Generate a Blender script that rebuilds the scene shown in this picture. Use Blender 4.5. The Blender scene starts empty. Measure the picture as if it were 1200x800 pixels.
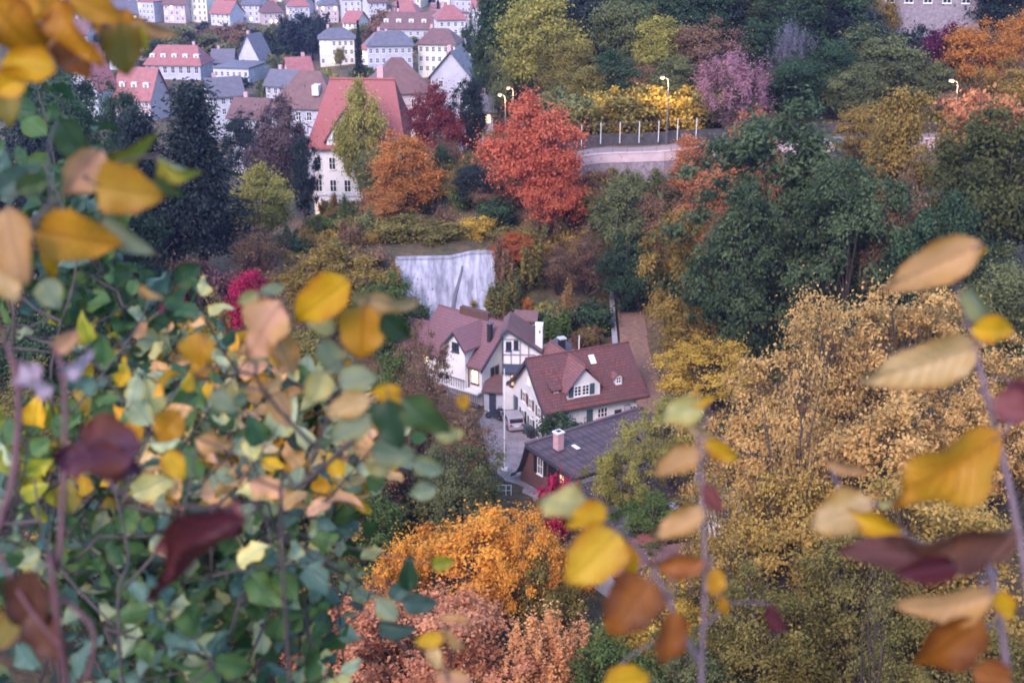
import bpy, math, random
import numpy as np
from mathutils import Vector, Matrix

random.seed(7)
RNG = np.random.default_rng(7)
SC = bpy.context.scene
COL = SC.collection
R = math.radians

# ------------------------------------------------------------------ camera
CAM_Z, F, PITCH = 54.0, 1500.0, R(20)
cam_data = bpy.data.cameras.new('camera')
cam_data.lens, cam_data.sensor_width = 45.0, 36.0
cam_data.clip_start, cam_data.clip_end = 0.05, 8000
cam_data.dof.use_dof = True
cam_data.dof.focus_distance = 105
cam_data.dof.aperture_fstop = 7.1
cam = bpy.data.objects.new('camera', cam_data)
COL.objects.link(cam)
cam.location = (0, 0, CAM_Z)
cam.rotation_euler = (R(90) - PITCH, 0, 0)
SC.camera = cam

# ------------------------------------------------------------------ light: dusk under an even sky
SUN_EL, SUN_AZ = R(40), R(205)          # behind the viewer, veiled
world = bpy.data.worlds.new('World')
SC.world = world
world.use_nodes = True
wn, wl = world.node_tree.nodes, world.node_tree.links
wn.clear()
wo = wn.new('ShaderNodeOutputWorld'); wb = wn.new('ShaderNodeBackground'); ws = wn.new('ShaderNodeTexSky')
ws.sky_type = 'NISHITA'; ws.sun_disc = False
ws.sun_elevation, ws.sun_rotation = SUN_EL, SUN_AZ
ws.air_density, ws.dust_density, ws.ozone_density = 1.0, 1.0, 3.0
wb.inputs['Strength'].default_value = 0.15
wl.new(ws.outputs[0], wb.inputs[0]); wl.new(wb.outputs[0], wo.inputs[0])

sun_d = bpy.data.lights.new('sun', 'SUN')
sun_d.energy, sun_d.angle, sun_d.color = 0.95, R(22), (1.0, 0.70, 0.70)
sun = bpy.data.objects.new('sun', sun_d)
COL.objects.link(sun)
# sun direction for sky rotation: azimuth measured from +Y clockwise
sd = Vector((math.sin(SUN_AZ) * math.cos(SUN_EL), math.cos(SUN_AZ) * math.cos(SUN_EL), math.sin(SUN_EL)))
sun.rotation_euler = sd.to_track_quat('Z', 'Y').to_euler()
sun.location = (0, -20, 120)

vs = SC.view_settings
vs.view_transform, vs.look, vs.gamma, vs.exposure = 'Standard', 'None', 1.0, 2.12
SC.cycles.use_denoising = True
SC.cycles.max_bounces = 6
SC.cycles.diffuse_bounces = 3
SC.cycles.transmission_bounces = 4
SC.cycles.volume_bounces = 0
SC.cycles.filter_width = 1.9

# ------------------------------------------------------------------ helpers
def at(px, py, Y):
    """world point on the sight line through photo pixel (px,py) at ground distance Y"""
    u, v = (px - 600) / F, (400 - py) / F
    d = Vector((u, math.cos(PITCH) + v * math.sin(PITCH), -math.sin(PITCH) + v * math.cos(PITCH)))
    return Vector((0, 0, CAM_Z)) + d * (Y / d.y)

def mpp(Y, py=400):
    v = (400 - py) / F
    return Y / (math.cos(PITCH) + v * math.sin(PITCH)) / F

def tag(o, label=None, cat=None, group=None, kind=None):
    if label: o['label'] = label
    if cat: o['category'] = cat
    if group: o['group'] = group
    if kind: o['kind'] = kind
    return o

def empty(name, loc=(0, 0, 0), rz=0.0, parent=None):
    o = bpy.data.objects.new(name, None)
    o.empty_display_size = 0.2
    COL.objects.link(o)
    o.location = loc
    o.rotation_euler = (0, 0, rz)
    if parent: o.parent = parent
    return o

def link_mesh(name, me, parent=None, loc=None, rz=None):
    o = bpy.data.objects.new(name, me)
    COL.objects.link(o)
    if parent: o.parent = parent
    if loc is not None: o.location = loc
    if rz is not None: o.rotation_euler = (0, 0, rz)
    return o

class MB:
    """collects simple solids and links them as one mesh"""
    def __init__(s): s.v, s.f = [], []
    def add(s, vs_, fs):
        n = len(s.v); s.v += [tuple(q) for q in vs_]; s.f += [tuple(i + n for i in f) for f in fs]; return s
    def box(s, x0, x1, y0, y1, z0, z1):
        return s.add([(x0,y0,z0),(x1,y0,z0),(x1,y1,z0),(x0,y1,z0),(x0,y0,z1),(x1,y0,z1),(x1,y1,z1),(x0,y1,z1)],
                     [(3,2,1,0),(4,5,6,7),(0,1,5,4),(1,2,6,5),(2,3,7,6),(3,0,4,7)])
    def prism(s, poly, c0, c1, axis='x'):
        n = len(poly)
        def mk(c, a, b): return (c, a, b) if axis == 'x' else ((a, c, b) if axis == 'y' else (a, b, c))
        vs_ = [mk(c0, a, b) for a, b in poly] + [mk(c1, a, b) for a, b in poly]
        fs = [tuple(range(n)), tuple(range(2*n-1, n-1, -1))] + [(i, n+i, n+(i+1) % n, (i+1) % n) for i in range(n)]
        return s.add(vs_, fs)
    def strip(s, line, th, c0, c1, axis='x'):
        """a bent slab: polyline of top points, thickness th, swept from c0 to c1"""
        up = list(line); lo = [(a, b - th) for a, b in line]
        n = len(up)
        def mk(c, a, b): return (c, a, b) if axis == 'x' else (a, c, b)
        vs_ = [mk(c0,*q) for q in up] + [mk(c1,*q) for q in up] + [mk(c0,*q) for q in lo] + [mk(c1,*q) for q in lo]
        fs = []
        for i in range(n-1):
            fs += [(i, n+i, n+i+1, i+1), (2*n+i+1, 3*n+i+1, 3*n+i, 2*n+i), (i, i+1, 2*n+i+1, 2*n+i), (n+i+1, n+i, 3*n+i, 3*n+i+1)]
        fs += [(0, 2*n, 3*n, n), (n-1, 2*n-1, 4*n-1, 3*n-1)]
        return s.add(vs_, fs)
    def tube(s, pts, rad, n=6):
        pts = [Vector(q) for q in pts]
        rads = rad if isinstance(rad, (list, tuple)) else [rad] * len(pts)
        vs_, fs = [], []
        for i, q in enumerate(pts):
            d = (pts[min(i+1, len(pts)-1)] - pts[max(i-1, 0)])
            if d.length < 1e-9: d = Vector((0, 0, 1))
            d.normalize()
            a = d.cross(Vector((0.31, 0.11, 0.94))) if abs(d.z) < 0.9 else d.cross(Vector((1, 0.1, 0)))
            a.normalize(); b = d.cross(a)
            for k in range(n):
                t = 2 * math.pi * k / n
                vs_.append(q + (a * math.cos(t) + b * math.sin(t)) * rads[i])
        for i in range(len(pts)-1):
            for k in range(n):
                fs.append((i*n+k, i*n+(k+1) % n, (i+1)*n+(k+1) % n, (i+1)*n+k))
        fs += [tuple(range(n-1, -1, -1)), tuple((len(pts)-1)*n+k for k in range(n))]
        return s.add(vs_, fs)
    def mesh(s, name, mat=None, smooth=False):
        me = bpy.data.meshes.new(name)
        me.from_pydata(s.v, [], s.f)
        if mat: me.materials.append(mat)
        me.update()
        import bmesh
        bm = bmesh.new(); bm.from_mesh(me); bmesh.ops.recalc_face_normals(bm, faces=bm.faces); bm.to_mesh(me); bm.free()
        if smooth: me.polygons.foreach_set('use_smooth', [True] * len(me.polygons))
        return me
    def build(s, name, mat=None, parent=None, smooth=False, loc=None, rz=None):
        return link_mesh(name, s.mesh(name, mat, smooth), parent, loc, rz)

# ------------------------------------------------------------------ materials
def new_mat(name):
    m = bpy.data.materials.new(name); m.use_nodes = True
    n, l = m.node_tree.nodes, m.node_tree.links
    return m, n, l, n['Principled BSDF']

def plain(name, c, rough=0.7, var=0.15, scale=1.2, metal=0.0, bump=0.0, stretch=None, c2=None):
    """a colour broken up by two sizes of noise in object space"""
    m, n, l, b = new_mat(name)
    tc = n.new('ShaderNodeTexCoord'); mp = n.new('ShaderNodeMapping')
    l.new(tc.outputs['Object'], mp.inputs[0])
    if stretch: mp.inputs['Scale'].default_value = stretch
    no = n.new('ShaderNodeTexNoise'); no.inputs['Scale'].default_value = scale; no.inputs['Detail'].default_value = 7; no.inputs['Roughness'].default_value = 0.65
    l.new(mp.outputs[0], no.inputs[0])
    mx = n.new('ShaderNodeMix'); mx.data_type = 'RGBA'
    ra = n.new('ShaderNodeMapRange'); ra.inputs[1].default_value = 0.3; ra.inputs[2].default_value = 0.7
    l.new(no.outputs[0], ra.inputs[0]); l.new(ra.outputs[0], mx.inputs[0])
    lo = c2 if c2 else tuple(x * (1 - var * 1.6) for x in c)
    mx.inputs[6].default_value = (*lo, 1); mx.inputs[7].default_value = (*(x * (1 + var * 0.6) for x in c), 1)
    l.new(mx.outputs[2], b.inputs['Base Color'])
    b.inputs['Roughness'].default_value = rough; b.inputs['Metallic'].default_value = metal
    if bump:
        bp = n.new('ShaderNodeBump'); bp.inputs['Strength'].default_value = bump; bp.inputs['Distance'].default_value = 0.05
        l.new(no.outputs[0], bp.inputs['Height']); l.new(bp.outputs[0], b.inputs['Normal'])
    return m

def glow(name, c, strength, base=(0.6, 0.5, 0.3)):
    m, n, l, b = new_mat(name)
    b.inputs['Base Color'].default_value = (*base, 1)
    b.inputs['Emission Color'].default_value = (*c, 1); b.inputs['Emission Strength'].default_value = strength
    return m

def tiles(name, ca, cb, mortar, w, h, rough=0.75, axis='x', spots=None):
    """roof tiles in staggered courses (uses the mesh's own generated slope coordinates via object space)"""
    m, n, l, b = new_mat(name)
    tc = n.new('ShaderNodeTexCoord'); sep = n.new('ShaderNodeSeparateXYZ'); cmb = n.new('ShaderNodeCombineXYZ')
    l.new(tc.outputs['Object'], sep.inputs[0])
    l.new(sep.outputs[0 if axis == 'x' else 1], cmb.inputs[0])
    l.new(sep.outputs[2], cmb.inputs[1])
    br = n.new('ShaderNodeTexBrick')
    br.inputs['Scale'].default_value = 1; br.inputs['Brick Width'].default_value = w; br.inputs['Row Height'].default_value = h
    br.inputs['Mortar Size'].default_value = 0.025; br.inputs['Color1'].default_value = (*ca, 1); br.inputs['Color2'].default_value = (*cb, 1)
    br.inputs['Mortar'].default_value = (*mortar, 1)
    l.new(cmb.outputs[0], br.inputs[0])
    no = n.new('ShaderNodeTexNoise'); no.inputs['Scale'].default_value = 0.8; no.inputs['Detail'].default_value = 8; no.inputs['Roughness'].default_value = 0.7
    l.new(tc.outputs['Object'], no.inputs[0])
    ra = n.new('ShaderNodeMapRange'); ra.inputs[1].default_value = 0.38; ra.inputs[2].default_value = 0.66
    l.new(no.outputs[0], ra.inputs[0])
    mx = n.new('ShaderNodeMix'); mx.data_type = 'RGBA'; mx.blend_type = 'MIX'
    sc_ = n.new('ShaderNodeMath'); sc_.operation = 'MULTIPLY'; sc_.inputs[1].default_value = 0.82
    l.new(ra.outputs[0], sc_.inputs[0]); l.new(sc_.outputs[0], mx.inputs[0])
    l.new(br.outputs[0], mx.inputs[6]); mx.inputs[7].default_value = (*(spots or mortar), 1)
    l.new(mx.outputs[2], b.inputs['Base Color'])
    bp = n.new('ShaderNodeBump'); bp.inputs['Strength'].default_value = 0.7; bp.inputs['Distance'].default_value = 0.04; bp.invert = True
    l.new(br.outputs[1], bp.inputs['Height']); l.new(bp.outputs[0], b.inputs['Normal'])
    b.inputs['Roughness'].default_value = rough
    return m

M = {}
M['plaster'] = plain('white_plaster', (0.62, 0.61, 0.62), 0.85, 0.10, 0.6)
M['town_white_hazed'] = plain('hazed_town_facade', (0.40, 0.395, 0.46), 0.85, 0.15, 0.25)  # far white walls, bluish evening haze mixed into the colour
M['plaster_grey'] = plain('grey_plaster', (0.46, 0.46, 0.52), 0.85, 0.12, 0.7)
M['plaster_pink'] = plain('pinkish_plaster', (0.46, 0.36, 0.38), 0.85, 0.12, 0.7)
M['cream'] = plain('cream_plaster', (0.60, 0.56, 0.48), 0.85, 0.10, 0.6)
M['lilac'] = plain('lilac_plaster', (0.55, 0.47, 0.66), 0.85, 0.08, 0.6)
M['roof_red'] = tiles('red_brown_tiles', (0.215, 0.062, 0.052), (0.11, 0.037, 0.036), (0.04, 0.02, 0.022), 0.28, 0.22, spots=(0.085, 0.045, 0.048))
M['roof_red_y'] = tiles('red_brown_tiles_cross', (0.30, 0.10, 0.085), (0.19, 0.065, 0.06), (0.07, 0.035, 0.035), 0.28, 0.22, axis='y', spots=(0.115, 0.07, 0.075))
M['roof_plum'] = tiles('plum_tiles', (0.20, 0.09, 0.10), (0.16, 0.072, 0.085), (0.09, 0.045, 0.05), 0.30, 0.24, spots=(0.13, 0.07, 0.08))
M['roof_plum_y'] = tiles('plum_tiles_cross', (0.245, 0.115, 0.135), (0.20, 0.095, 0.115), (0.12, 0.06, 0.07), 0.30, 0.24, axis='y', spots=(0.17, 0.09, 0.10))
M['roof_dark'] = tiles('dark_plum_sheet', (0.085, 0.060, 0.075), (0.070, 0.050, 0.066), (0.035, 0.028, 0.036), 0.9, 0.10, rough=0.55, spots=(0.10, 0.065, 0.07))
M['tile_hung'] = tiles('brown_hung_tiles', (0.20, 0.095, 0.075), (0.15, 0.075, 0.065), (0.06, 0.035, 0.035), 0.22, 0.18, axis='y', spots=(0.12, 0.07, 0.07))
M['roof_scarlet'] = tiles('bright_red_tiles', (0.31, 0.085, 0.085), (0.27, 0.07, 0.07), (0.16, 0.045, 0.045), 0.5, 0.3, spots=(0.23, 0.08, 0.08))
M['roof_slate'] = plain('slate_roof', (0.11, 0.105, 0.135), 0.6, 0.2, 0.9)
M['roof_brown'] = plain('brown_roof', (0.135, 0.07, 0.07), 0.7, 0.2, 0.9)
M['roof_rust'] = plain('rust_red_roof', (0.27, 0.10, 0.10), 0.7, 0.2, 0.9)
M['timber'] = plain('dark_blue_timber', (0.035, 0.045, 0.07), 0.7, 0.25, 3)
M['brown_timber'] = plain('brown_timber', (0.10, 0.05, 0.04), 0.75, 0.25, 3)
M['grey_timber'] = plain('weathered_grey_timber', (0.20, 0.19, 0.22), 0.8, 0.25, 3)
M['teal'] = plain('teal_shutter_paint', (0.045, 0.085, 0.105), 0.6, 0.15, 4)
M['white_paint'] = plain('white_paint', (0.70, 0.70, 0.70), 0.55, 0.06, 3)
M['glass'] = plain('dark_window_glass', (0.025, 0.03, 0.045), 0.12, 0.2, 2)
M['lit'] = glow('lit_window', (1.0, 0.66, 0.34), 0.9)
M['lit_soft'] = glow('dim_lit_window', (1.0, 0.50, 0.24), 0.3)
M['concrete'] = plain('concrete', (0.26, 0.25, 0.28), 0.9, 0.18, 0.5, bump=0.3)
M['asphalt'] = plain('asphalt', (0.27, 0.24, 0.26), 0.85, 0.2, 0.7, bump=0.2, c2=(0.15, 0.115, 0.11))
M['road'] = plain('road_asphalt', (0.20, 0.17, 0.19), 0.8, 0.15, 0.3)
M['metal'] = plain('galvanised_steel', (0.15, 0.14, 0.155), 0.55, 0.15, 6, metal=0.2)
M['white_metal'] = plain('white_metal', (0.72, 0.72, 0.75), 0.45, 0.08, 6)
M['brick_pink'] = plain('pinkish_brick', (0.50, 0.30, 0.32), 0.85, 0.15, 4)
M['black'] = plain('black_plastic', (0.02, 0.02, 0.024), 0.5, 0.3, 6)

def bark_mat(name, c):
    return plain(name, c, 0.9, 0.35, 3.0, bump=0.6, stretch=(3, 3, 0.6))
M['bark'] = bark_mat('bark', (0.075, 0.055, 0.048))
M['bark_pale'] = bark_mat('pale_bark', (0.30, 0.27, 0.30))

def foliage_mat():
    """leaf colour runs between the tree's own two colours (object colour and the property tint) by a per-leaf value"""
    m, n, l, b = new_mat('foliage')
    oi = n.new('ShaderNodeObjectInfo')
    a2 = n.new('ShaderNodeAttribute'); a2.attribute_type = 'OBJECT'; a2.attribute_name = 'tint'
    av = n.new('ShaderNodeAttribute'); av.attribute_type = 'GEOMETRY'; av.attribute_name = 'leafmix'
    mx = n.new('ShaderNodeMix'); mx.data_type = 'RGBA'
    l.new(av.outputs['Fac'], mx.inputs[0]); l.new(oi.outputs['Color'], mx.inputs[6]); l.new(a2.outputs['Color'], mx.inputs[7])
    l.new(mx.outputs[2], b.inputs['Base Color'])
    b.inputs['Roughness'].default_value = 0.55; b.inputs['Specular IOR Level'].default_value = 0.08
    tr = n.new('ShaderNodeBsdfTranslucent'); l.new(mx.outputs[2], tr.inputs[0])
    ms = n.new('ShaderNodeMixShader'); ms.inputs[0].default_value = 0.42
    l.new(b.outputs[0], ms.inputs[1]); l.new(tr.outputs[0], ms.inputs[2])
    l.new(ms.outputs[0], n['Material Output'].inputs[0])
    return m
M['foliage'] = foliage_mat()

# ------------------------------------------------------------------ terrain
CTRL = [(0,0,52.2),(-5,0,52.2),(5,0,52.2),(0,-6,52.6),(-10,-20,52.8),(10,-20,52.8),(0,-80,54),(-60,-20,54),(60,-20,54),(0,-300,60),
 (0,2.2,51.0),(-3,2.2,51.0),(3,2.2,51.0),(0,4,49.2),(-5,4,49.2),(5,4,49.2),(0,10,43.5),(-12,10,43.5),(12,10,43.5),(0,20,33),(-20,20,33),(20,20,33),
 (0,35,19),(-30,35,21),(30,35,20),(0,50,9),(-35,50,12),(30,50,10),(0,65,3),(-20,65,5),(22,65,4),(0,80,.8),(-20,80,2.5),(12,80,1),(28,82,4),
 (0,95,0.2),(12,95,.6),(26,98,5),(-18,98,2.2),(0,108,0.2),(6,112,0),(0,118,0),(-2,124,0),(8,124,0.2),(3,132,0.5),(14,122,3.2),(16,135,3.1),(14,150,3.3),(18,160,5),
 (22,128,6),(22,145,8),(34,128,9),(34,150,13),(48,112,14),(48,90,10),(60,130,16),(60,150,17.5),
 (10,168,18.1),(22,168,18.3),(40,171,18.8),(60,174,19.3),(90,178,20),(0,166,13),(-8,168,10.5),(4,156,9.5),(10,158,12),(30,160,15),
 (10,178,19),(24,178,20),(60,185,20.5),(30,200,24),(65,212,25),(10,200,22),(0,200,15),(-6,220,8),(90,205,25),(120,200,30),
 (-2.5,144,3.4),(-11,143,3.3),(-7,143,3.3),(-2,149,10.4),(-8,149,10.4),(-14,148,10.2),(-8,160,10.4),(-18,158,9.5),(-18,140,4.5),(-12,128,1.5),(-9,122,1.0),(-22,120,3),
 (-30,150,6),(-40,130,5),(-30,200,2.3),(-25,180,5.5),(-18,190,6),(-60,160,4),(-60,200,1),(-40,100,5),(-40,75,8),(-70,100,10),(-80,60,22),
 (0,260,0),(-50,250,-2),(-150,300,-3),(-100,200,0),(40,260,28),(14,250,16),(120,300,38),(12,300,12),(22,400,14),(0,350,-3),(100,400,55),(-200,400,-3),(0,500,-3),(30,600,2),(-200,600,-3),
 (100,700,25),(-400,600,-3),(-400,300,0),(-600,200,5),(0,1000,0),(-800,1000,0),(0,2000,60),(-1500,2000,80),(1500,2000,100),(500,500,100),(300,200,60),(300,0,60),(-300,0,50),(-300,100,30),(-1500,0,60),(1500,0,100),(0,-1000,60),(0,3500,200),(-2500,3500,220),(2500,3500,220)]
_cp = np.array(CTRL, float)
def _warp(xy):
    d = np.hypot(xy[:, 0], xy[:, 1]); return xy
_d = np.hypot(_cp[:, None, 0] - _cp[None, :, 0], _cp[:, None, 1] - _cp[None, :, 1])
_w = np.linalg.solve(np.block([[_d, np.ones((len(_cp), 1))], [np.ones((1, len(_cp))), np.zeros((1, 1))]]), np.append(_cp[:, 2], 0))
def heights(xy):
    xy = np.asarray(xy, float)
    out = np.empty(len(xy))
    for i in range(0, len(xy), 4000):
        q = xy[i:i+4000]
        out[i:i+4000] = np.hypot(q[:, None, 0] - _cp[None, :, 0], q[:, None, 1] - _cp[None, :, 1]) @ _w[:-1] + _w[-1]
    return out
def ground_z(x, y): return float(heights([(x, y)])[0])

def axis_samples(lo, hi, near, step0, grow):
    a, s = [0.0], step0
    while a[-1] < hi: a.append(a[-1] + s); s = step0 if a[-1] < near else s * grow
    b, s = [0.0], step0
    while b[-1] > lo: b.append(b[-1] - s); s = step0 if -b[-1] < near else s * grow
    return np.array(sorted(set(a + b)))
gx = axis_samples(-2600, 2600, 110, 2.2, 1.16)
gy = axis_samples(-900, 3400, 230, 2.0, 1.09)
GX, GY = np.meshgrid(gx, gy)
GZ = heights(np.c_[GX.ravel(), GY.ravel()])
nx, ny = len(gx), len(gy)
gv = np.c_[GX.ravel(), GY.ravel(), GZ]
ii, jj = np.meshgrid(np.arange(nx - 1), np.arange(ny - 1))
base = (jj * nx + ii).ravel()
gf = np.c_[base, base + 1, base + nx + 1, base + nx]

def fast_mesh(name, verts, quads, mats, attr=None, smooth=False):
    me = bpy.data.meshes.new(name)
    me.vertices.add(len(verts)); me.vertices.foreach_set('co', np.asarray(verts, np.float32).ravel())
    k = quads.shape[1]
    me.loops.add(quads.size); me.loops.foreach_set('vertex_index', quads.astype(np.int32).ravel())
    me.polygons.add(len(quads))
    me.polygons.foreach_set('loop_start', np.arange(0, quads.size, k, dtype=np.int32))
    me.polygons.foreach_set('loop_total', np.full(len(quads), k, np.int32))
    if smooth: me.polygons.foreach_set('use_smooth', np.ones(len(quads), bool))
    for m in mats: me.materials.append(m)
    if attr is not None:
        a = me.attributes.new('leafmix', 'FLOAT', 'FACE'); a.data.foreach_set('value', np.asarray(attr, np.float32))
    me.update(calc_edges=True)
    return me

def ground_mat():
    m, n, l, b = new_mat('hillside_soil_and_litter')
    tc = n.new('ShaderNodeTexCoord')
    def noise(s, d=8): 
        q = n.new('ShaderNodeTexNoise'); q.inputs['Scale'].default_value = s; q.inputs['Detail'].default_value = d; q.inputs['Roughness'].default_value = 0.7
        l.new(tc.outputs['Object'], q.inputs[0]); return q
    a, c = noise(0.05), noise(1.3)
    r1 = n.new('ShaderNodeValToRGB'); l.new(a.outputs[0], r1.inputs[0])
    e = r1.color_ramp.elements; e[0].position, e[0].color = 0.38, (0.055, 0.06, 0.028, 1); e[1].position, e[1].color = 0.62, (0.13, 0.085, 0.05, 1)
    r2 = n.new('ShaderNodeValToRGB'); l.new(c.outputs[0], r2.inputs[0])
    e = r2.color_ramp.elements; e[0].position, e[0].color = 0.35, (0.4, 0.4, 0.42, 1); e[1].position, e[1].color = 0.7, (1.5, 1.25, 1.0, 1)
    mx = n.new('ShaderNodeMix'); mx.data_type = 'RGBA'; mx.blend_type = 'MULTIPLY'; mx.inputs[0].default_value = 1
    l.new(r1.outputs[0], mx.inputs[6]); l.new(r2.outputs[0], mx.inputs[7]); l.new(mx.outputs[2], b.inputs['Base Color'])
    bp = n.new('ShaderNodeBump'); bp.inputs['Strength'].default_value = 0.8; bp.inputs['Distance'].default_value = 0.4
    l.new(c.outputs[0], bp.inputs['Height']); l.new(bp.outputs[0], b.inputs['Normal']); b.inputs['Roughness'].default_value = 0.95
    return m
M['ground'] = ground_mat()
terrain = link_mesh('terrain', fast_mesh('terrain', gv, gf, [M['ground']], smooth=True))
tag(terrain, kind='structure')
# ------------------------------------------------------------------ trees: one prototype of each habit, then copies with their own colours
def unit(v): return v / np.maximum(np.linalg.norm(v, axis=1, keepdims=True), 1e-9)

def leaves_from(centers, outward, L, W, rng, up=0.55, rnd=0.9, fold=0.22, along=None):
    n = len(centers)
    nrm = unit(outward * 0.55 + np.array([0, 0, up]) + rng.normal(0, rnd * 0.6, (n, 3)))
    t = rng.normal(0, 1, (n, 3)) if along is None else along + rng.normal(0, 0.35, (n, 3))
    t = unit(t - nrm * np.sum(t * nrm, 1, keepdims=True))
    s = np.cross(nrm, t)
    l = (L * rng.uniform(0.6, 1.35, n))[:, None]; w = l * W
    v = np.empty((n, 4, 3))
    v[:, 0] = centers - t * l * 0.5
    v[:, 1] = centers + s * w * 0.5 + nrm * l * fold * 0.5 + t * l * 0.05
    v[:, 2] = centers + t * l * 0.5 - nrm * l * fold * 0.3
    v[:, 3] = centers - s * w * 0.5 + nrm * l * fold * 0.5 - t * l * 0.05
    return v.reshape(-1, 3), np.arange(4 * n).reshape(n, 4)

def lumpy(dirs, rng, amp, k=7):
    f = np.zeros(len(dirs))
    for _ in range(k):
        a = unit(rng.normal(0, 1, (1, 3)))[0]; f += np.sin(dirs @ a * rng.uniform(2, 5) + rng.uniform(0, 6)) / k ** 0.5
    return 1 + amp * f

def tube_arrays(paths, sides=6):
    vs, qs, n0 = [], [], 0
    for pts, rads in paths:
        pts = np.asarray(pts, float); d = np.gradient(pts, axis=0); d = unit(d)
        ref = np.tile([[0.3, 0.15, 0.0]], (len(pts), 1)) + np.where(np.abs(d[:, 2:3]) > 0.8, [[0.8, 0, 0]], [[0, 0, 1.0]])
        a = unit(np.cross(d, ref)); b = np.cross(d, a)
        th = np.linspace(0, 2 * np.pi, sides, endpoint=False)
        ring = pts[:, None] + (a[:, None] * np.cos(th)[None, :, None] + b[:, None] * np.sin(th)[None, :, None]) * np.asarray(rads)[:, None, None]
        vs.append(ring.reshape(-1, 3))
        i = np.arange(len(pts) - 1)[:, None] * sides; k = np.arange(sides)[None]
        q = np.stack([i + k, i + (k + 1) % sides, i + sides + (k + 1) % sides, i + sides + k], -1).reshape(-1, 4) + n0
        qs.append(q); n0 += ring.shape[0] * sides
    return np.concatenate(vs), np.concatenate(qs)

def bezier(p0, p1, p2, n):
    t = np.linspace(0, 1, n)[:, None]
    return p0 * (1 - t) ** 2 + 2 * p1 * t * (1 - t) + p2 * t * t

PROTO = {}
def broad(key, seed, rad, h, base, nclump, nleaf, L, W=0.62, shape=(1, 1, 1), lump=0.28, clump=0.30, hollow=0.45, limbs=16, bark='bark', droop=0.0, vertical=False, trunk_r=0.26, sides=6):
    """deciduous tree: crown of leaf clumps round a lumpy outline, trunk with limbs that reach the clumps"""
    rng = np.random.default_rng(seed)
    cz, rz = base + (h - base) * 0.5, (h - base) * 0.5
    d = unit(rng.normal(0, 1, (nclump, 3)))
    r = rng.uniform(hollow ** 3, 1, nclump) ** (1 / 3) * lumpy(d, rng, lump) * 0.86
    egg = 1 - 0.18 * d[:, 2:3]
    cc = d * r[:, None] * np.array([rad, rad, rz]) * np.concatenate([egg, egg, np.ones_like(egg)], 1) + [0, 0, cz]
    cr = rad * clump * rng.uniform(0.55, 1.25, nclump)
    cnt = rng.multinomial(nleaf, cr ** 2 / np.sum(cr ** 2))
    idx = np.repeat(np.arange(nclump), cnt)
    ld = unit(rng.normal(0, 1, (nleaf, 3)))
    lr = np.abs(rng.normal(0, 0.62, nleaf)) + 0.15
    lr = np.where(rng.random(nleaf) < 0.22, lr * 1.7, lr)
    flat = np.array([1, 1, 0.62]) if not vertical else np.array([0.5, 0.5, 1.5])
    pos = cc[idx] + ld * (lr * cr[idx])[:, None] * flat
    pos[:, 2] -= droop * np.linalg.norm(pos[:, :2], axis=1)
    out = unit(unit(pos - [0, 0, cz - rz * 0.3]) + ld * 0.6)
    al = None
    if vertical: al = np.tile([[0.0, 0, 0.45]], (nleaf, 1)) + rng.normal(0, 1, (nleaf, 3))
    v, q = leaves_from(pos, out, L, W, rng, along=al)
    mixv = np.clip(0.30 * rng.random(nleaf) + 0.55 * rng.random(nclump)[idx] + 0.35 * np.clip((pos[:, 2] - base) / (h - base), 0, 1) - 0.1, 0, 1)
    crown = fast_mesh('crown', v, q, [M['foliage']], mixv)
    # trunk and limbs
    top = np.array([rng.normal(0, .15), rng.normal(0, .15), base + (h - base) * 0.72])
    tp = bezier(np.array([0, 0, -1.2]), np.array([rng.normal(0, .35), rng.normal(0, .35), h * .35]), top, 9)
    paths = [(tp, np.linspace(trunk_r, trunk_r * .18, 9) * (h / 10))]
    for c in cc[rng.permutation(nclump)[:limbs]]:
        f = np.clip((c[2] - 1.0) / h * rng.uniform(.55, .85), .18, .92)
        s = tp[int(f * 8)]
        m = (s + c) * .5 + np.array([0, 0, -.12 * np.linalg.norm(c - s)]) + rng.normal(0, .12 * rad * .3, 3)
        paths.append((bezier(s, m, c, 6), np.linspace(.36 * trunk_r * (1.15 - f), .025, 6) * (h / 10)))
        for _ in range(2):
            e = c + rng.normal(0, .8, 3) * cr.mean(); s2 = bezier(s, m, c, 6)[3]
            paths.append((bezier(s2, (s2 + e) / 2 + [0, 0, -.1], e, 4), np.linspace(.13 * trunk_r, .018, 4) * (h / 10)))
    tv, tq = tube_arrays(paths, sides)
    PROTO[key] = (fast_mesh('trunk', tv, tq, [M[bark]], smooth=True), crown, rad, h)

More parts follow.
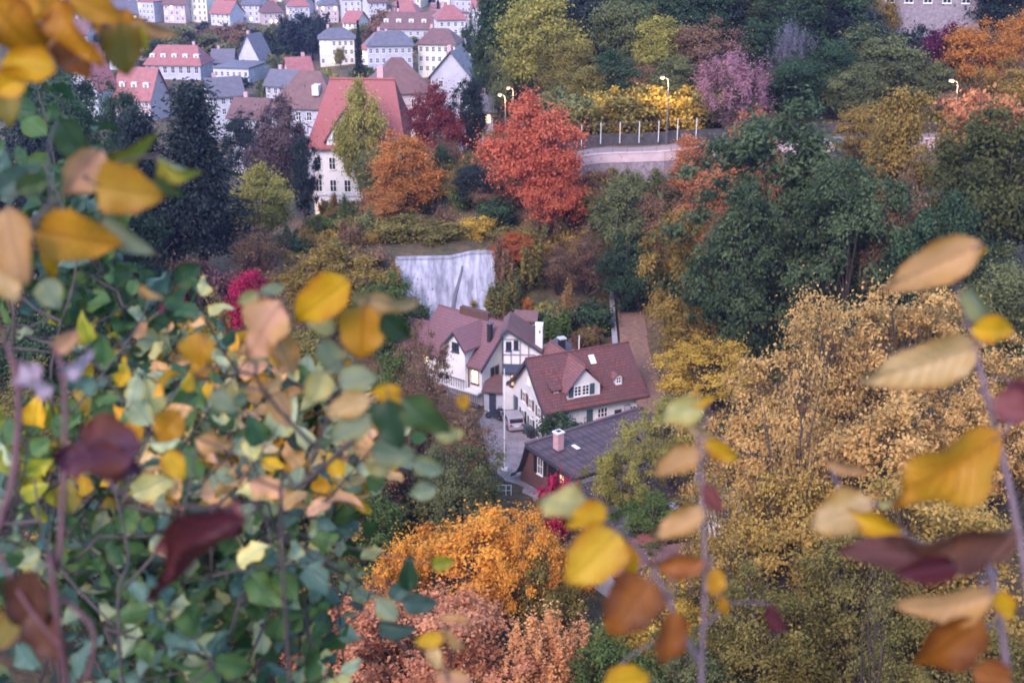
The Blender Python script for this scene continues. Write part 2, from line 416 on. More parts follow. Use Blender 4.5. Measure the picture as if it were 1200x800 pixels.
def conifer(key, seed, rad, h, nleaf, L, layers=16, bare=0.1, pine=False):
    rng = np.random.default_rng(seed)
    paths = [(np.array([[0, 0, -1.0], [0.05, 0, h * .5], [0, 0, h * .98]]), np.array([.03, .018, .003]) * h)]
    P, O, A, MX = [], [], [], []
    for i in range(layers):
        f = bare + (1 - bare) * (i + rng.uniform(0, .6)) / layers
        z = f * h
        rr = rad * ((1 - f) ** (0.55 if pine else 0.85) + .04) * rng.uniform(.75, 1.15)
        nb = 6 if pine else 8
        a0 = rng.uniform(0, 6)
        for k in range(nb):
            a = a0 + k * 2 * math.pi / nb + rng.normal(0, .2)
            r2 = rr * rng.uniform(.65, 1.15)
            e = np.array([math.cos(a) * r2, math.sin(a) * r2, z + (r2 * .10 if pine else -r2 * .32)])
            s = np.array([0, 0, z])
            path = bezier(s, (s + e) / 2 + [0, 0, -.05 * r2 if pine else .12 * r2], e, 5)
            paths.append((path, np.linspace(.010, .002, 5) * h * .5))
            m = max(6, int(nleaf / layers / nb * (r2 / rad * 1.6 + .2)))
            t = rng.uniform(.15, 1, m) ** .7
            c = s + (e - s) * t[:, None] + [0, 0, 0]
            spread = .30 * r2 * (1.1 - .6 * t)[:, None] if not pine else .26 * rad
            off = rng.normal(0, .55, (m, 3)) * spread * np.array([1, 1, .35]) + np.c_[np.zeros((m, 2)), rng.uniform(-.55, .55, m) * h / layers]
            P.append(c + off - [0, 0, .0]); O.append(np.tile([[0, 0, 1.0]], (m, 1)) + unit(off) * .4)
            A.append(np.tile((unit((e - s)[None])), (m, 1))); MX.append(np.clip(.5 * rng.random() + .5 * rng.random(m), 0, 1))
    P, O, A, MX = map(np.concatenate, (P, O, A, MX))
    v, q = leaves_from(P, unit(O), L, .42, rng, along=A)
    tv, tq = tube_arrays(paths, 5)
    PROTO[key] = (fast_mesh('trunk', tv, tq, [M['bark']], smooth=True), fast_mesh('crown', v, q, [M['foliage']], MX), rad, h)

# near trees: single leaves can be seen
broad('near_a', 11, 4.5, 10, 2.2, 160, 21000, 0.20, lump=.36, clump=.15, hollow=.55, limbs=30)
broad('near_b', 12, 4.5, 10, 1.8, 180, 21000, 0.20, lump=.42, clump=.14, hollow=.5, limbs=34)
broad('near_c', 13, 4.5, 10, 2.6, 140, 21000, 0.19, lump=.40, clump=.16, hollow=.5, limbs=34)
broad('near_thin', 14, 4.5, 10, 2.0, 170, 15000, 0.17, lump=.34, clump=.20, hollow=.25, limbs=60)
broad('near_bare', 16, 4.5, 10, 1.6, 120, 2600, 0.19, lump=.34, clump=.2, hollow=.2, limbs=24, trunk_r=.34)
broad('near_up', 15, 4.0, 10, 1.2, 190, 26000, 0.18, lump=.40, clump=.15, hollow=.4, limbs=50, vertical=True)
# trees of the middle distance
broad('mid_a', 21, 4.5, 11, 1.6, 105, 24000, 0.27, lump=.26, clump=.24)
broad('mid_b', 22, 4.5, 11, 2.0, 85, 21000, 0.27, lump=.34, clump=.25)
broad('mid_c', 23, 4.0, 11, 1.0, 120, 24000, 0.27, lump=.24, clump=.22, shape=(1,1,1.2))
broad('mid_thin', 24, 4.5, 11, 1.5, 90, 6500, 0.26, lump=.3, clump=.26, hollow=.2, limbs=60, W=.4)
broad('mid_bare', 25, 4.5, 11, 2.5, 120, 8500, 0.40, lump=.35, clump=.22, hollow=.2, limbs=80, W=.22, vertical=True, trunk_r=.18)
broad('mid_weep', 26, 4.5, 11, 0.4, 170, 30000, 0.26, lump=.30, clump=.15, W=.45, droop=.06)
broad('bush_a', 31, 1.6, 2.6, 0.0, 40, 5200, 0.19, lump=.3, clump=.30, limbs=10, hollow=.3)
broad('bush_b', 32, 1.6, 2.6, 0.0, 46, 5200, 0.19, lump=.4, clump=.26, limbs=10, hollow=.3, vertical=True)
broad('far_a', 41, 4.5, 10, 0.5, 45, 3600, 0.7, lump=.28, clump=.30, limbs=6)
broad('far_b', 42, 4.5, 10, 0.8, 36, 3600, 0.7, lump=.36, clump=.32, limbs=6)
conifer('spruce', 51, 2.2, 12, 9000, 0.42, layers=22, bare=.06)
conifer('pine', 52, 5.5, 20, 16000, 0.55, layers=13, bare=.22, pine=True)
conifer('cypress', 53, 1.7, 10, 9000, 0.30, layers=26, bare=.02)

def plant(key, x, y, z, w, h, name, label, cat, ca, cb, group=None, turn=None):
    tm, cm, rad, ph = PROTO[key]
    o = empty(name, (x, y, z), turn if turn is not None else random.uniform(0, 6.28))
    s = w / (2 * rad)
    o.scale = (s, s, h / ph)
    tag(o, label, cat, group)
    t = link_mesh('trunk' if cat == 'tree' else 'stem', tm, o)
    c = link_mesh('crown' if cat == 'tree' else 'foliage', cm, o)
    c.color = (*ca, 1); c['tint'] = (*cb, 1.0)
    return o

def tree(key, px, py, wpx, Y, ca, cb, label, name='tree', cat='tree', group=None, base=None, turn=None):
    """crown centre column px, crown top row py, crown width wpx in photo pixels, standing at ground distance Y"""
    p = at(px, py, Y)
    z = ground_z(p.x, Y) if base is None else base
    w = wpx * mpp(Y, py)
    h = max(p.z - z, .8 * w); z = p.z - h
    return plant(key, p.x, Y, z - .2, w, h, name, label, cat, ca, cb, group, turn)

def bush(px, py, wpx, hpx, Y, ca, cb, label, key='bush_a', name='bush', group=None):
    """bush whose top is at row py; it stands on the slope or, where the slope lies lower, grows tall"""
    p = at(px, py, Y); z = ground_z(p.x, Y); m = mpp(Y, py)
    h = max(hpx * m, p.z - z)
    return plant(key, p.x, Y, z - .3, wpx * m, h, name, label, 'bush', ca, cb, group)

# leaf colours (two per tree)
PEACH = ((0.20,0.11,0.035), (0.72,0.47,0.175)); GOLD = ((0.14,0.095,0.022), (0.56,0.385,0.11)); OLIVE = ((0.065,0.062,0.018), (0.30,0.25,0.075))
ORANGE2 = ((0.28,0.10,0.025), (0.58,0.26,0.06)); SALMON2 = ((0.27,0.10,0.05), (0.62,0.27,0.12)); GOLD2 = ((0.11,0.08,0.02), (0.42,0.285,0.075)); MIXGRN = ((0.022,0.034,0.012), (0.13,0.135,0.045))
ORANGE = ((0.40,0.13,0.03), (0.84,0.43,0.07)); SALMON = ((0.30,0.10,0.055), (0.76,0.38,0.20)); RED = ((0.33,0.065,0.035), (0.66,0.205,0.115))
CRIMSON = ((0.28,0.012,0.05), (0.52,0.04,0.11)); DKGREEN = ((0.012,0.030,0.018), (0.075,0.13,0.062)); GREEN = ((0.04,0.068,0.02), (0.15,0.21,0.06))
GREYGRN = ((0.04,0.052,0.024), (0.22,0.24,0.10)); DARK = ((0.013,0.021,0.022), (0.05,0.074,0.070)); BROWN = ((0.075,0.045,0.028), (0.31,0.19,0.115))
YELLOW = ((0.28,0.19,0.03), (0.70,0.47,0.09)); PALE = ((0.13,0.125,0.03), (0.46,0.41,0.11)); MAUVE = ((0.20,0.10,0.13), (0.46,0.24,0.29)); PLUM = ((0.05,0.010,0.035), (0.14,0.025,0.08))

# --- the slope below the viewer and the lower right
tree('near_thin', 975, 338, 190, 92, *PEACH, 'pale peach tree with dark forked limbs below the big green tree', 'maple_tree')
tree('near_b', 1085, 322, 200, 96, *PEACH, 'tall peach maple behind the hanging yellow leaf at right', 'maple_tree')
tree('near_b', 905, 425, 180, 86, *PEACH, 'dense peach maple left of the forked limbs', 'maple_tree')
tree('near_a', 1040, 440, 230, 80, *PEACH, 'broad brownish peach maple low on the right slope', 'maple_tree')
tree('near_b', 1180, 420, 180, 84, *PEACH, 'peach maple cut by the right edge of the picture', 'maple_tree')
tree('near_a', 930, 540, 190, 76, *GOLD, 'golden olive tree in front of the peach maples', 'maple_tree')
tree('near_b', 1120, 560, 240, 70, *GOLD, 'large golden tree behind the brown leaves at right', 'maple_tree')
tree('near_thin', 1010, 600, 200, 68, *OLIVE, 'thin olive tree with a dark bare trunk at lower right', 'maple_tree')
tree('near_c', 905, 690, 190, 64, *OLIVE, 'olive tree beside the thin upright twig at the bottom', 'maple_tree')
tree('near_c', 1130, 700, 210, 60, *OLIVE, 'olive green tree in the bottom right corner', 'maple_tree')
tree('near_thin', 850, 560, 130, 78, *GOLD, 'thin golden tree with gaps showing a white house', 'maple_tree')
tree('near_a', 555, 584, 215, 78, *ORANGE, 'bright orange tree below the brown mansard building', 'maple_tree')
tree('near_c', 630, 596, 116, 76, *ORANGE, 'narrow orange tree right of the bright one below the crimson bush', 'maple_tree')
tree('near_up', 465, 625, 120, 75, *ORANGE, 'small orange tree at the edge of the green shrub', 'maple_tree')
tree('near_b', 515, 690, 240, 66, *SALMON, 'broad salmon pink tree at bottom centre', 'maple_tree')
tree('near_up', 640, 715, 160, 64, (0.36,0.13,0.06), (0.80,0.44,0.19), 'smaller salmon tree beside the green bush at the bottom', 'maple_tree')
tree('near_a', 640, 640, 110, 74, *OLIVE, 'olive tree between the orange tree and the golden leaf', 'maple_tree')
tree('near_c', 765, 690, 150, 68, *YELLOW, 'yellow leaved tree under the round golden leaf', 'maple_tree')
tree('near_a', 720, 730, 170, 63, *GREEN, 'green tree at the bottom right of the salmon trees', 'maple_tree')
tree('near_c', 815, 740, 130, 62, *GREYGRN, 'grey green tree below the brown hanging leaves', 'maple_tree')
tree('near_thin', 488, 412, 100, 107, *BROWN, 'thin brown tree in front of the plum roofed house', 'maple_tree')
tree('near_thin', 538, 474, 115, 101, *BROWN, 'twiggy brown tree beside the grey yard', 'maple_tree')
tree('near_c', 478, 388, 84, 114, *BROWN, 'brown tree screening the small pinkish house', 'maple_tree')
tree('near_a', 455, 405, 110, 112, *GREEN, 'green tree behind the orange leaf left of the houses', 'maple_tree')
tree('near_thin', 440, 470, 140, 98, *BROWN, 'sparse brown tree left of the twiggy one', 'maple_tree')
tree('near_c', 540, 520, 110, 92, *GREYGRN, 'grey green tree below the white railing', 'maple_tree')
tree('near_c', 795, 468, 110, 103, *PALE, 'pale yellow green tree at the corner of the red roof', 'maple_tree')
tree('near_c', 728, 512, 92, 97, *PALE, 'pale yellow tree growing in front of the ribbed roof', 'maple_tree')
tree('near_a', 760, 572, 120, 92, *GREEN, 'dark green bushy tree below the ribbed roof', 'maple_tree')
tree('near_c', 830, 395, 130, 116, *YELLOW, 'yellow tree right of the leaf covered path', 'maple_tree')
bush(650, 545, 46, 50, 97, *CRIMSON, 'crimson bush against the brown hung tile wall')
bush(665, 478, 60, 36, 115.6, *DKGREEN, 'round dark green bush by the corner of the white house')
tree('near_a', 340, 470, 160, 96, *OLIVE, 'olive tree behind the left shrub', 'maple_tree')
tree('near_c', 330, 600, 170, 80, *GOLD, 'golden tree glimpsed through the left shrub', 'maple_tree')
tree('near_b', 410, 560, 150, 84, *GREEN, 'green tree glimpsed through the left shrub edge', 'maple_tree')
tree('near_up', 400, 700, 140, 70, *SALMON, 'salmon tree glimpsed behind the shrub at the bottom', 'maple_tree')
tree('near_a', 200, 480, 200, 88, *OLIVE, 'olive tree deep behind the left shrub', 'maple_tree')
tree('near_b', 120, 600, 220, 75, *GREEN, 'green tree hidden low behind the left shrub', 'maple_tree')

tree('near_bare', 1042, 655, 150, 57, *OLIVE, 'nearly bare tree with dark trunk and limbs at the lower right', 'maple_tree')
tree('near_bare', 950, 385, 130, 78, *PEACH, 'forked nearly bare tree standing before the peach maples', 'maple_tree')
tree('near_bare', 860, 610, 110, 70, *GOLD, 'nearly bare tree just right of the upright twig', 'maple_tree')
bush(508, 303, 16, 10, 148.4, *OLIVE, 'small olive tuft on the left rim of the concrete slope')
bush(540, 299, 12, 8, 148.6, *BROWN, 'tiny brown tuft on the middle of the concrete rim')
for px, py, w, Y, cc, key, lb in [(40,430,150,100,OLIVE,'near_b','olive tree low on the far left slope behind the red stems'),(-60,520,170,88,GREEN,'near_a','green tree beyond the left edge behind the shrub'),(-80,380,160,115,BROWN,'mid_a','brown tree at the far left behind the shrub'),(150,420,120,104,GREYGRN,'near_c','grey green tree between the pine and the left shrub'),
    (20,640,160,72,GOLD,'near_c','golden tree deep below the blue green shrub'),(250,560,130,84,BROWN,'near_thin','brown tree deep below the mottled shrub'),(260,680,140,70,OLIVE,'near_a','olive tree deep below the curled red leaf'),(-90,250,150,140,DKGREEN,'mid_b','dark green tree beyond the left edge beside the dark ones')]:
    tree(key, px, py, w, Y, *cc, lb, 'maple_tree')
# --- middle distance, right bank
tree('mid_weep', 940, 92, 250, 128, (0.022,0.042,0.022), (0.125,0.172,0.080), 'huge dark green tree right of centre', 'willow_tree')
tree('mid_weep', 1005, 165, 170, 121, (0.022,0.042,0.022), (0.125,0.172,0.080), 'dark green tree merged with the right flank of the huge one', 'willow_tree')
tree('mid_weep', 870, 190, 140, 122, (0.022,0.042,0.022), (0.125,0.172,0.080), 'dark green tree at the left flank of the huge one', 'willow_tree')
tree('mid_c', 800, 235, 80, 134, *GOLD2, 'column shaped golden tree left of the huge green tree', 'poplar_tree')
tree('mid_a', 812, 330, 95, 124, *GOLD2, 'rounded golden tree beside the leaf covered path', 'maple_tree')
tree('mid_c', 835, 195, 70, 145, *SALMON2, 'salmon orange tree behind the golden column', 'maple_tree')
tree('mid_b', 880, 130, 100, 152, *SALMON2, 'salmon tree just below the mauve bare tree', 'maple_tree')
tree('mid_bare', 868, 52, 110, 176, *MAUVE, 'mauve tree with upright bare twigs beside the road', 'birch_tree')
tree('mid_c', 1065, 88, 100, 142, *GOLD2, 'spiky golden brown tree left of the right lamp', 'larch_tree')
tree('mid_a', 1065, 195, 90, 120, *BROWN, 'brownish tree below the right street lamp', 'maple_tree')
tree('mid_a', 1170, 110, 170, 126, *MIXGRN, 'dark mixed green tree at the right edge', 'oak_tree')
tree('mid_b', 1175, 290, 120, 108, *GREYGRN, 'grey green tree above the peach maple at the right edge', 'maple_tree')
tree('mid_a', 1110, 215, 120, 114, *DKGREEN, 'dark green tree between the huge tree and the right edge', 'oak_tree')
bush(1150, 95, 90, 40, 168, *SALMON2, 'salmon bush beside the right street lamp')
# the wood above the road
tree('mid_a', 632, -25, 120, 206, *PALE, 'tall pale olive tree at the left end of the wood', 'beech_tree')
tree('mid_b', 600, 40, 70, 212, *GREYGRN, 'grey green tree at the left foot of the pale olive one', 'beech_tree')
tree('mid_c', 690, -70, 90, 214, *DARK, 'nearly black fir dark tree left of the pale brown crown', 'fir_tree')
tree('mid_b', 735, -10, 85, 200, *GREYGRN, 'tall grey green tree above the road', 'beech_tree')
tree('mid_c', 770, 10, 70, 192, *PALE, 'slim pale olive tree behind the lit street lamp', 'beech_tree')
tree('mid_a', 805, -50, 110, 208, *DKGREEN, 'broad dark green tree right of the lit street lamp', 'beech_tree')
tree('mid_c', 860, -60, 100, 214, *DARK, 'dark fir with bare pale twigs before it', 'fir_tree')
tree('mid_weep', 955, -50, 150, 200, *DKGREEN, 'drooping dark green tree at the top right', 'willow_tree')
tree('mid_a', 1025, 25, 120, 192, *GREYGRN, 'grey green tree below the grey building', 'oak_tree')
tree('mid_c', 975, 40, 80, 186, *DKGREEN, 'narrow dark green tree with a pale trunk in front', 'oak_tree')
tree('mid_b', 1155, 22, 90, 190, *ORANGE2, 'orange tree right of the plum ivy', 'maple_tree')
tree('mid_a', 1205, 5, 80, 196, *ORANGE2, 'orange tree cut by the top right corner', 'maple_tree')
tree('mid_a', 1112, 22, 66, 198, *PLUM, 'dark plum red creeper tree under the grey building', 'ivy_tree')
tree('mid_c', 1035, -30, 60, 215, *GOLD2, 'yellowish tree beside the grey building', 'birch_tree')
tree('mid_bare', 930, 20, 60, 190, (0.10,0.10,0.13), (0.26,0.25,0.32), 'pale bare birch in front of the dark fir', 'birch_tree')
for k, (px, py, w, cc, lb) in enumerate([(690,120,60,OLIVE,'olive bush behind the road nearest the red maple'),(715,140,40,YELLOW,'bright yellow bush behind the road fence'),(745,95,60,OLIVE,'tall olive bush behind the road fence'),
      (760,130,46,YELLOW,'yellow bush just left of the lit lamp post'),(800,125,50,YELLOW,'yellow bush just right of the lit lamp post'),(835,135,50,OLIVE,'olive bush at the right end of the road'),(665,95,50,GREYGRN,'grey green bush right above the red maple')]):
    bush(px, py, w * 1.35, 60, 178 + k % 2, *cc, lb, key='bush_a')

bush(1070, 22, 60, 40, 203, *DARK, 'black green bush directly under the grey building')
tree('mid_a', 1085, 60, 90, 190, *GREYGRN, 'grey green tree left of the plum creeper tree', 'oak_tree')
tree('mid_c', 900, 20, 80, 196, *DKGREEN, 'dark green tree behind the mauve bare one', 'beech_tree')
tree('mid_b', 1125, 100, 80, 181, *BROWN, 'brown tree behind the right street lamp', 'oak_tree')
tree('mid_a', 1000, -10, 110, 200, *DARK, 'nearly black tree at the top edge right of the drooping one', 'fir_tree')
tree('mid_b', 1190, 70, 90, 178, *GOLD2, 'golden tree below the corner orange one', 'maple_tree')
tree('mid_a', 1140, -40, 110, 222, *DKGREEN, 'dark green tree above the orange one at the top right', 'beech_tree')
tree('mid_c', 1090, -60, 100, 232, *DKGREEN, 'dark green tree rising behind the grey building', 'beech_tree')
tree('mid_b', 830, 20, 80, 190, *BROWN, 'brownish tree left of the mauve bare one', 'beech_tree')
tree('mid_a', 600, -40, 90, 235, *GREYGRN, 'grey green tree at the top of the wood edge', 'beech_tree')
tree('mid_b', 660, 40, 70, 196, *OLIVE, 'olive tree above the red maple', 'beech_tree')
tree('mid_a', 720, 55, 80, 188, *DKGREEN, 'dark green tree between the lamp and the red maple', 'beech_tree')
tree('mid_c', 702, 196, 50, 161, *BROWN, 'brown tree in front of the road wall', 'maple_tree')
tree('mid_b', 742, 197, 60, 160, *GREYGRN, 'grey green tree covering the road wall', 'beech_tree')
tree('mid_a', 778, 201, 54, 160, *MIXGRN, 'dark tree under the lamp lit parapet', 'yew_tree')
tree('mid_b', 1020, 120, 80, 165, *GOLD2, 'golden brown tree rising behind the huge dark green one', 'larch_tree')
tree('mid_c', 815, 150, 60, 163, *SALMON2, 'salmon tree in front of the parapet end', 'maple_tree')
for k, (px, py, w, Y, cc, key, lb) in enumerate([(585,-70,80,228,DKGREEN,'mid_c','dark tree at the top edge left of the pale olive one'),(670,-90,80,222,DARK,'mid_a','black green tree at the top edge behind the pale olive one'),(715,-80,80,218,DKGREEN,'mid_b','dark green tree at the top edge above the lit lamp'),(765,-70,90,216,GREYGRN,'mid_a','grey green tree at the top edge right of the lit lamp'),
    (830,-80,90,218,DARK,'mid_b','black green tree at the top edge above the mauve one'),(895,-75,90,212,MIXGRN,'mid_a','mixed dark green tree at the top edge right of the mauve one'),(985,-60,100,208,OLIVE,'mid_c','olive tree at the top edge above the golden brown ones'),(1060,70,80,196,DKGREEN,'mid_a','dark green tree under the grey building'),(1180,-70,110,214,DARK,'mid_a','black green tree in the top right corner'),
    (935,60,90,183,DKGREEN,'mid_b','dark green tree just above the crown of the huge one'),(1000,70,80,182,GREYGRN,'mid_a','grey green tree above the golden brown spiky one'),(1215,60,90,186,BROWN,'mid_b','brown tree at the right edge below the orange ones'),(790,60,70,184,GREYGRN,'mid_c','grey green tree directly behind the lit lamp'),(685,70,60,184,OLIVE,'mid_c','olive tree above the road fence left end'),(745,70,70,187,BROWN,'mid_b','brownish tree above the bright yellow bushes')]):
    tree(key, px, py, w, Y, *cc, lb, 'beech_tree')
bush(215, 292, 60, 40, 143, *BROWN, 'brown bush at the foot of the tall dark pine')
bush(180, 300, 60, 40, 141, *DARK, 'dark bush left of the pine trunk')
bush(250, 300, 50, 40, 142, *((0.10,0.05,0.05),(0.24,0.13,0.12)), 'reddish brown bush right of the pine trunk')
bush(712, 193, 62, 30, 163.5, *OLIVE, 'wide olive bush against the foot of the road wall')
bush(690, 198, 46, 30, 163, *BROWN, 'brown bush against the foot of the road wall beside the red maple')
bush(762, 192, 56, 30, 163.5, *GREYGRN, 'grey green bush against the foot of the road wall under the lamp')
# --- middle distance, centre
tree('mid_a', 630, 100, 112, 160, *RED, 'large bright red maple in the centre', 'maple_tree')
tree('mid_a', 650, 170, 74, 157, *RED, 'right hand lobe of red maple beside the road wall', 'maple_tree')
tree('mid_a', 606, 268, 52, 149.5, *((0.24,0.06,0.025),(0.52,0.17,0.06)), 'small rusty orange tree below the large red maple', 'maple_tree')
tree('mid_a', 728, 200, 84, 153, *GREYGRN, 'grey green tree below the lamp lit road', 'beech_tree')
tree('mid_thin', 690, 255, 80, 150, *BROWN, 'brown thinning tree on the bank behind the houses', 'maple_tree')
tree('mid_b', 735, 275, 70, 147, *DKGREEN, 'dark green tree on the bank behind the red roof', 'beech_tree')
tree('mid_thin', 655, 280, 60, 148.5, *BROWN, 'brown bush like tree right of the rusty orange one', 'maple_tree')
bush(620, 300, 50, 60, 147.8, *OLIVE, 'olive bush right of the concrete slope', key='bush_b')
bush(588, 318, 34, 60, 146.5, *BROWN, 'brown bush overlapping the right edge of the concrete slope', key='bush_b')
bush(480, 350, 44, 44, 141.8, *GREEN, 'green bush at the left foot of the concrete slope')

bush(617, 345, 14, 24, 145, *ORANGE2, 'tiny orange bush above the red fence')
bush(637, 352, 26, 30, 144, *PALE, 'yellow green bush behind the white chimney')
bush(663, 338, 26, 56, 143, *((0.22,0.13,0.045),(0.42,0.26,0.11)), 'tan pointed bush behind the red tiled roof', key='bush_b')
bush(700, 345, 50, 50, 142, *DKGREEN, 'dark green bush behind the roof window')
tree('mid_b', 775, 215, 60, 152, *BROWN, 'brown tree between the road and the golden column', 'maple_tree')
tree('mid_c', 690, 215, 50, 158, *OLIVE, 'olive tree under the road wall', 'maple_tree')
tree('mid_b', 470, 152, 95, 172, *((0.30,0.12,0.035),(0.60,0.26,0.075)), 'orange tree in front of the red roofed house', 'maple_tree')
tree('mid_b', 448, 215, 56, 168, *((0.28,0.12,0.04),(0.50,0.24,0.08)), 'lower orange tree beside the yellow street light', 'maple_tree')
tree('mid_a', 422, 84, 66, 196, *PALE, 'round pale olive tree against the bright red roof', 'linden_tree')
tree('mid_a', 442, 165, 70, 186, *GREYGRN, 'grey green tree below the round olive one', 'linden_tree')
tree('mid_a', 505, 90, 70, 196, *((0.12,0.025,0.03),(0.24,0.06,0.06)), 'dark wine red tree beside the bright red roof', 'maple_tree')
tree('mid_c', 551, 84, 46, 200, *DARK, 'black green yew right of the wine red tree', 'yew_tree')
tree('mid_thin', 520, 150, 80, 186, *BROWN, 'brown thinning tree below the wine red one', 'maple_tree')
tree('mid_c', 520, 165, 34, 180, *DKGREEN, 'slim dark green tree beside the orange tree', 'yew_tree')
tree('mid_b', 562, 190, 70, 168, *DARK, 'dark tree left of the red maple', 'yew_tree')
tree('mid_thin', 540, 180, 46, 172, *GOLD2, 'small golden tree left of the red maple', 'maple_tree')
tree('mid_a', 590, 205, 60, 166, *BROWN, 'brown tree at the foot of the red maple', 'maple_tree')
bush(560, 250, 40, 30, 156, *YELLOW, 'bush coloured yellow as if lamplit above the concrete slope')  # yellow leaf colour carries the glow of the lamp beside it
bush(515, 262, 70, 26, 155, *OLIVE, 'olive hedge bush above the concrete slope')
bush(600, 262, 50, 26, 155.5, *OLIVE, 'olive bush between lamplit yellow bush and red maple')
bush(468, 262, 60, 36, 157, *OLIVE, 'olive bush left above the concrete slope')
bush(563, 288, 14, 12, 149.6, *YELLOW, 'tiny yellow bush on the rim of the concrete slope')
tree('mid_a', 395, 282, 130, 139, *((0.10,0.085,0.025),(0.36,0.25,0.06)), 'yellow olive tree left of the concrete slope', 'linden_tree')
tree('mid_b', 450, 320, 80, 134, *GREEN, 'green tree overlapping the concrete slope', 'linden_tree')
tree('mid_a', 306, 188, 84, 172, *PALE, 'round pale tree left of the white gabled house', 'linden_tree')
tree('mid_a', 325, 105, 80, 200, *((0.07,0.05,0.055),(0.16,0.11,0.11)), 'dark brown bare tree behind the pale round one', 'beech_tree')
tree('mid_c', 352, 150, 36, 190, *DARK, 'black green tree touching the white gabled house', 'yew_tree')
tree('pine', 222, 98, 125, 152, *DARK, 'tall dark pine left of the pale round tree', 'pine_tree')
tree('pine', 160, 130, 100, 150, *DARK, 'dark pine behind the hanging ochre leaf', 'pine_tree')
tree('mid_b', 70, 95, 130, 150, *DKGREEN, 'dark green tree behind the orange leaves at upper left', 'beech_tree')
tree('mid_a', 10, 130, 130, 140, *DARK, 'dark tree at the left edge', 'beech_tree')
tree('mid_b', 115, 200, 130, 132, *DKGREEN, 'dark green tree low on the left', 'beech_tree')
tree('mid_c', 283, 306, 66, 126, *CRIMSON, 'vivid crimson tree behind the pale pink leaf', 'maple_tree')
tree('mid_c', 205, 322, 46, 124, *CRIMSON, 'smaller crimson tree left of the vivid one', 'maple_tree')
tree('mid_thin', 250, 330, 60, 125, *PALE, 'thin pale tree between the two crimson ones', 'maple_tree')
tree('mid_thin', 300, 255, 90, 150, *BROWN, 'brown tree behind the vivid crimson one', 'maple_tree')
tree('mid_thin', 215, 385, 130, 112, *BROWN, 'brown twiggy tree behind the left shrub', 'maple_tree')
tree('mid_b', 330, 375, 130, 116, *OLIVE, 'olive tree behind the pale pink leaf', 'maple_tree')
tree('mid_a', 60, 330, 150, 112, *DKGREEN, 'dark green tree behind the lavender leaves', 'beech_tree')
# undergrowth that fills the banks between the trees
gi = 0
for zone, (x0, x1, y0, y1, n) in zip(['on the bank left of the concrete slope', 'on the bank behind the houses', 'on the slope below the road', 'on the right bank beside the path', 'left of the yard', 'on the hillside above the road', 'on the near slope below the orange tree', 'under the peach and golden trees', 'on the far left bank', 'on the flat between villa and concrete slope'], [(-34, -14, 118, 176, 30), (-2, 12, 139, 147, 14), (2, 46, 152, 164, 34), (19, 46, 104, 150, 24), (-22, -9, 96, 124, 26), (8, 62, 178, 200, 60), (-20, 12, 70, 92, 20), (12, 40, 64, 100, 16), (-60, -30, 110, 170, 20), (-30, 0, 158, 195, 50)]):
    for _ in range(n):
        x, y = random.uniform(x0, x1), random.uniform(y0, y1)
        if 11.0 < x < 18.5 and 118 < y < 154: continue
        hue, cc = random.choice([('olive', OLIVE), ('brown', BROWN), ('green', GREEN), ('grey green', GREYGRN), ('dark green', DKGREEN), ('golden', GOLD2), ('brown', BROWN)])
        s = random.uniform(.8, 1.7)
        plant(random.choice(['bush_a', 'bush_b']), x, y, ground_z(x, y) - .3, 3.4 * s, 2.6 * s, 'undergrowth_bush', f'small {hue} wild bush of the undergrowth {zone}', 'bush', *cc, group=f'{hue} undergrowth {zone}')
# far green
for px, py, w, Y, cc, key in [(205,24,48,450,GREYGRN,'far_a'),(235,30,48,470,BROWN,'far_b'),(265,22,48,465,BROWN,'far_a'),(292,28,40,460,OLIVE,'far_b'),(320,22,44,450,GREYGRN,'far_a'),(190,42,40,440,DKGREEN,'far_b'),(280,44,56,440,GREYGRN,'far_a'),(315,40,40,455,DKGREEN,'far_b'),(335,12,32,445,DARK,'far_b'),(355,8,32,470,DARK,'far_a'),(372,10,28,445,DARK,'far_b'),(225,46,48,450,OLIVE,'far_b'),(250,48,48,460,BROWN,'far_a'),(155,22,48,465,GREYGRN,'far_a'),(120,32,48,445,GREYGRN,'far_b'),(300,30,44,446,DARK,'far_a'),(345,24,40,452,DKGREEN,'far_b'),(210,48,44,444,BROWN,'far_a'),(240,34,44,456,GREYGRN,'far_b'),(275,30,44,448,BROWN,'far_a'),(325,46,40,441,DKGREEN,'far_a'),(365,34,40,450,DARK,'far_b'),(185,36,44,452,OLIVE,'far_a')]:
    hue = {id(GREYGRN): 'grey green', id(BROWN): 'brown', id(OLIVE): 'olive', id(DKGREEN): 'dark green', id(DARK): 'blue black'}[id(cc)]
    tree(key, px, py, w, Y, *cc, f'{hue} tree in the dark tree belt between town roofs', 'broadleaf_tree', group=f'{hue} trees of the dark belt in the town')
